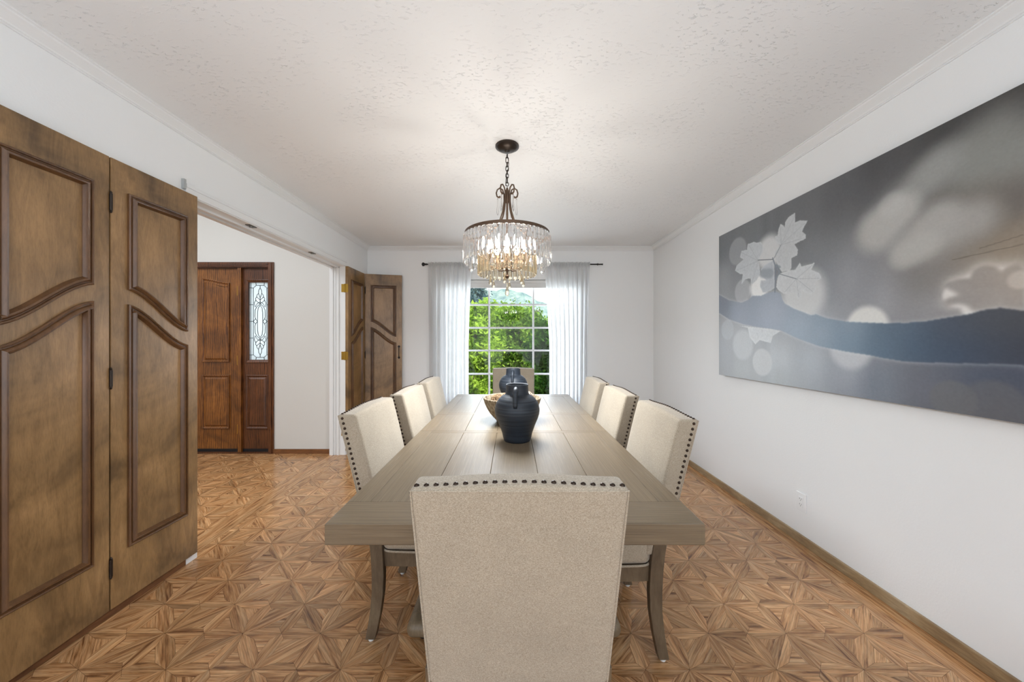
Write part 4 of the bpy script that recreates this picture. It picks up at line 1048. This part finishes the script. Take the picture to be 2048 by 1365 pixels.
# ------------------------------------------------------------------ chandelier
def chandelier():
    cx, cy = -0.03, 2.17
    r = empty('chandelier', (cx, cy, 0)); tag(r, 'round two-tier crystal chandelier with bronze frame above table', 'chandelier')
    m = MB(); m.lathe([(0.002, 2.436), (0.014, 2.437), (0.016, 2.446), (0.040, 2.452), (0.058, 2.462), (0.064, 2.470), (0.073, 2.472), (0.073, 2.4798)], 40); m.build('canopy', M['dark_bronze'], r, True, 40)
    m = MB()
    def lnk(z, hh, ww, rot, tr):
        pts = []
        for k in range(20):
            a = 2 * PI * k / 20; x = ww * math.cos(a); zz = (hh - ww) * (1 if math.sin(a) > 0 else -1) + ww * math.sin(a)
            if abs(math.sin(a)) < 1e-6: zz = 0
            pts.append((x * math.cos(rot), x * math.sin(rot), z + zz))
        m.tube(pts, tr, 6, True)
    z = 2.428
    for i in range(8):
        hh = (0.012, 0.019, 0.016, 0.016, 0.014, 0.014, 0.020, 0.012)[i]
        lnk(z - hh, hh, 0.0085, 0.3 if i % 2 else PI / 2 + 0.3, 0.0024); z -= 2 * hh - 0.007
    m.build('chain', M['dark_bronze'], r, True)
    m = MB(); m.tube([(0.009 * math.sin(q * 5), 0.009 * math.cos(q * 5), 2.432 - q * 0.2) for q in np.linspace(0, 1, 24)], 0.0018, 6); m.build('cord', M['dark_bronze'], r, True)
    # top ring
    def band(name, R, z0, z1, t=0.003, mm=M['bronze'], n=72):
        b = MB(); b.lathe([(R, z0), (R, z1), (R - t, z1), (R - t, z0), (R, z0)], n, cap=False); return b.build(name, mm, r, True, 40)
    band('top_ring', 0.262, 1.912, 1.934)
    band('lower_ring', 0.172, 1.796, 1.806)
    m = MB(); m.lathe([(0.002, 1.655), (0.010, 1.662), (0.014, 1.672), (0.006, 1.684), (0.006, 1.70), (0.022, 1.712), (0.026, 1.724), (0.010, 1.735), (0.0065, 1.75), (0.0065, 2.12), (0.012, 2.14), (0.012, 2.20), (0.007, 2.215), (0.002, 2.225)], 20); m.build('center_stem', M['bronze'], r, True, 40)
    P = [(.255, 1.922), (.18, 1.925), (.115, 1.945), (.07, 1.985), (.045, 2.03), (.028, 2.08), (.0195, 2.14), (.020, 2.18), (.030, 2.212), (.048, 2.224), (.064, 2.216), (.071, 2.195), (.066, 2.174), (.053, 2.166), (.044, 2.172)]
    for k in range(5):
        a = 2 * PI * k / 5 + 0.35
        m = MB(); m.tube([(p * math.cos(a), p * math.sin(a), z) for p, z in P], [0.0045] * 12 + [0.005, 0.006, 0.007], 8); m.build('scroll_arm', M['bronze'], r, True)
        # candle arm
        ac = a + PI / 5; m = MB()
        m.tube([(q * math.cos(ac), q * math.sin(ac), zz) for q, zz in ((0.01, 1.724), (0.05, 1.712), (0.09, 1.72), (0.105, 1.745), (0.105, 1.765))], 0.004, 8)
        m.lathe([(0.016, 1.765), (0.012, 1.770), (0.0105, 1.772), (0.0105, 1.822)], 14, (0.105 * math.cos(ac), 0.105 * math.sin(ac), 0))
        arm = m.build('candle_arm', M['bronze'], r, True, 40)
        m = MB(); m.lathe([(0.006, 1.822), (0.010, 1.830), (0.0135, 1.845), (0.012, 1.860), (0.007, 1.876), (0.002, 1.886)], 12, (0.105 * math.cos(ac), 0.105 * math.sin(ac), 0)); m.build('bulb', M['bulb'], arm, True)
    # hangers between rings
    m = MB()
    for k in range(5):
        a = 2 * PI * k / 5 + 0.35; m.tube([(0.172 * math.cos(a), 0.172 * math.sin(a), 1.80), (0.19 * math.cos(a), 0.19 * math.sin(a), 1.924)], 0.0018, 6)
        m.tube([(0.172 * math.cos(a), 0.172 * math.sin(a), 1.80), (0.01 * math.cos(a), 0.01 * math.sin(a), 1.728)], 0.0022, 6)
    m.build('ring_hangers', M['bronze'], r, True)
    # prisms
    ld_ = bpy.data.lights.new('under_chandelier_fill', 'AREA'); ld_.shape = 'DISK'; ld_.size = 0.42; ld_.energy = 19; ld_.color = (0.88, 0.94, 1.0)  # downward fill added below the chandelier, apart from its bulbs
    lo_ = bpy.data.objects.new('under_chandelier_fill', ld_); C.objects.link(lo_); lo_.location = (cx, cy, 1.54)
    def prism(w_, t, L):
        me = MB(); sec = [(-w_ / 2, 0), (-w_ * 0.18, -t / 2), (w_ * 0.18, -t / 2), (w_ / 2, 0), (w_ * 0.18, t / 2), (-w_ * 0.18, t / 2)]
        rows = [(0.0, 0.45), (-0.006, 1.0), (-(L - 0.008), 1.0), (-L, 0.55)]; vs = [(x * s, y * s, z) for z, s in rows for x, y in sec]; fs = []
        for i in range(3):
            for k in range(6): fs.append((i * 6 + k, i * 6 + 6 + k, i * 6 + 6 + (k + 1) % 6, i * 6 + (k + 1) % 6))
        fs += [(0, 1, 2, 3, 4, 5), (23, 22, 21, 20, 19, 18)]
        me.add(vs, fs); return me
    first = None
    for n, R, z, w_, L, mm, nm in ((52, 0.266, 1.916, 0.0285, 0.168, M['crystal'], 'crystal_prism'), (34, 0.178, 1.80, 0.0285, 0.124, M['amber'], 'amber_prism')):
        first = prism(w_, 0.012, L).build(nm, mm, r)
        for k in range(n):
            o = first if k == 0 else first.copy()
            if k: C.objects.link(o); o.parent = r
            a = 2 * PI * k / n; o.location = (R * math.cos(a), R * math.sin(a), z); o.rotation_euler = (0, 0, a + PI / 2)
    def drop(L, R, mm, nm):
        d = MB(); d.lathe([(0.0015, 0), (0.004, -0.10 * L), (0.45 * R, -0.35 * L), (0.8 * R, -0.6 * L), (R, -0.78 * L), (0.75 * R, -0.92 * L), (0.2 * R, -L)], 8); return d.build(nm, mm, r)
    def put(o, k, R, z, a):
        if k: o = o.copy(); C.objects.link(o); o.parent = r
        o.location = (R * math.cos(a), R * math.sin(a), z)
    d = drop(0.088, 0.0135, M['amber'], 'crystal_drop'); d.location = (0, 0, 1.636); mmw = MB(); mmw.tube([(0, 0, 1.634), (0, 0, 1.66)], 0.0012, 6); mmw.build('drop_wire', M['bronze'], r)
    d = drop(0.062, 0.011, M['amber'], 'crystal_drop')
    for k in range(6): put(d, k, 0.11, 1.672, 2 * PI * k / 6 + 0.4)
    d = drop(0.072, 0.015, M['crystal'], 'crystal_drop')
    for k in range(6): put(d, k, 0.222, 1.765, 2 * PI * k / 6 + 0.15)
    d = drop(0.11, 0.007, M['crystal'], 'crystal_drop')
    for k in range(5): put(d, k, 0.062, 2.165, 2 * PI * k / 5 + 0.35)
chandelier()

# ------------------------------------------------------------------ outdoors
def ground():
    mb = MB(); n = 24; vs = []; fs = []
    for j in range(n + 1):
        for i in range(n + 1):
            x = -60 + 120 * i / n; y = YB + 0.6 + 70 * j / n; vs.append((x, y, -0.9 - 0.02 * (y - 5)))
    for j in range(n):
        for i in range(n): a = j * (n + 1) + i; fs.append((a, a + 1, a + n + 2, a + n + 1))
    mb.add(vs, fs); struct(mb.build('ground_garden', M['ground']))
    mb = MB(); mb.add([(-14, 4.15, -0.14), (-2.1, 4.15, -0.14), (-2.1, 9, -0.14), (-14, 9, -0.14)], [(0, 1, 2, 3)])
    struct(mb.build('ground_porch', simple('porch_concrete', srgb(190, 188, 182), 0.9)))
ground()
def hill():
    mb = MB(); nx, ny = 120, 30; vs = []; fs = []; r2 = np.random.default_rng(3); ph = r2.uniform(0, 6, 8)
    for j in range(ny + 1):
        for i in range(nx + 1):
            x = -70 + 140 * i / nx; t = j / ny; y = 55 + 25 * t
            top = 11.5 - 0.34 * x + 1.6 * math.sin(x * 0.11 + ph[0]) + 0.7 * math.sin(x * 0.37 + ph[1])
            z = -3 + (top + 3) * (t ** 0.9) + (0.5 * math.sin(x * 1.3 + ph[2] + 5 * t) + 0.5 * math.sin(x * 2.7 + 9 * t)) * 0.4; vs.append((x, y, z))
    for j in range(ny):
        for i in range(nx): a = j * (nx + 1) + i; fs.append((a, a + 1, a + nx + 2, a + nx + 1))
    mb.add(vs, fs); struct(mb.build('hills', M['hill'], None, True))
hill()
def tree(name, x, y, base, trunk_h, tr, blobs, n, ls, m, label, seed, lean=0.0):
    t = empty(name, (x, y, base)); tag(t, label, 'tree', 'trees outside the window')
    mb = MB(); mb.tube([(0, 0, 0), (lean * 0.4, 0.02, trunk_h * 0.4), (lean * 0.8, 0, trunk_h * 0.8), (lean, 0, trunk_h)], [tr, tr * 0.85, tr * 0.6, tr * 0.3], 10)
    R = random.Random(seed)
    for k in range(9):
        a = R.uniform(0, 6.28); z0 = trunk_h * R.uniform(0.4, 0.9); L = R.uniform(0.4, 0.9) * blobs[0][3]
        mb.tube([(lean * z0 / trunk_h, 0, z0), (lean * z0 / trunk_h + L * 0.5 * math.cos(a), L * .5 * math.sin(a), z0 + L * .25), (lean * z0 / trunk_h + L * math.cos(a), L * math.sin(a), z0 + L * .4)], [tr * .3, tr * .2, tr * .08], 6)
    mb.build('trunk', M['bark'], t, True)
    g = np.random.default_rng(seed); vs = []; fs = []
    tot = sum(b[3] ** 2 for b in blobs)
    allv = []
    for (bx, by, bz, br) in blobs:
        k = int(n * br ** 2 / tot)
        nc = max(6, int(k / 60)); cen = g.normal(0, 1, (nc, 3)); cen /= np.linalg.norm(cen, axis=1)[:, None]; cen *= (br * g.uniform(0.45, 1.0, nc))[:, None]
        pc = cen[g.integers(0, nc, k)] + g.normal(0, br * 0.13, (k, 3)); p = pc + np.array([bx, by, bz])
        d1 = g.normal(0, 1, (k, 3)); d1 /= np.linalg.norm(d1, axis=1)[:, None]; d2 = np.cross(d1, g.normal(0, 1, (k, 3))); d2 /= np.linalg.norm(d2, axis=1)[:, None]
        s = ls * g.uniform(0.6, 1.3, k)[:, None]
        allv.append(np.stack([p - d1 * s, p + d2 * s * 0.45, p + d1 * s, p - d2 * s * 0.45], 1).reshape(-1, 3))
    V = np.concatenate(allv); F = np.arange(len(V)).reshape(-1, 4)
    me = bpy.data.meshes.new('foliage'); me.from_pydata(V.tolist(), [], F.tolist()); me.update(); link('foliage', me, m, t)
tree('leafy_tree', -1.02, 9.0, -1.0, 3.0, 0.10, [(0.05, 0, 2.2, 0.75), (-0.3, 0.2, 1.3, 0.8), (0.15, 0.1, 2.9, 0.45), (-0.35, 0.0, 0.5, 0.5)], 15000, 0.065, M['leaf_bright'], 'bright green tree with pale trunk outside, by the left curtain', 1, 0.1)
tree('leafy_tree', 0.2, 12.5, -1.1, 3.6, 0.13, [(0, 0, 2.6, 1.15), (-0.9, 0.3, 2.5, 0.9), (0.8, 0.2, 1.7, 1.0), (-0.4, 0, 0.9, 1.0), (0.3, -0.4, 1.1, 1.0)], 34000, 0.075, M['leaf_mid'], 'wide mid-green tree outside, filling the centre of the window', 2)
tree('leafy_tree', 1.15, 9.5, -1.0, 2.8, 0.10, [(0, 0, 2.1, 0.75), (0.1, 0.1, 1.2, 0.8), (-0.15, 0, 0.4, 0.6)], 15000, 0.065, M['leaf_dark'], 'darker green tree outside, by the right curtain', 3)
tree('cedar_tree', -3.2, 22, -1.5, 6.5, 0.22, [(0, 0, 5.6, 1.5), (0.3, 0, 4.0, 2.0), (0.2, 0, 7.0, 0.8), (1.0, 0, 6.2, 0.8)], 14000, 0.11, M['leaf_blue'], 'tall blue-green cedar outside, behind the other trees', 4)
tree('leafy_tree', -0.6, 16.5, -1.2, 3.4, 0.15, [(0, 0, 3.2, 1.0), (-1.0, 0, 3.1, 0.9), (1.6, 0, 2.6, 1.2), (3.0, 0, 2.7, 1.1), (0.6, 0, 1.6, 1.4)], 24000, 0.09, M['leaf_bright'], 'low light-green tree outside, farthest of the leafy ones', 6)
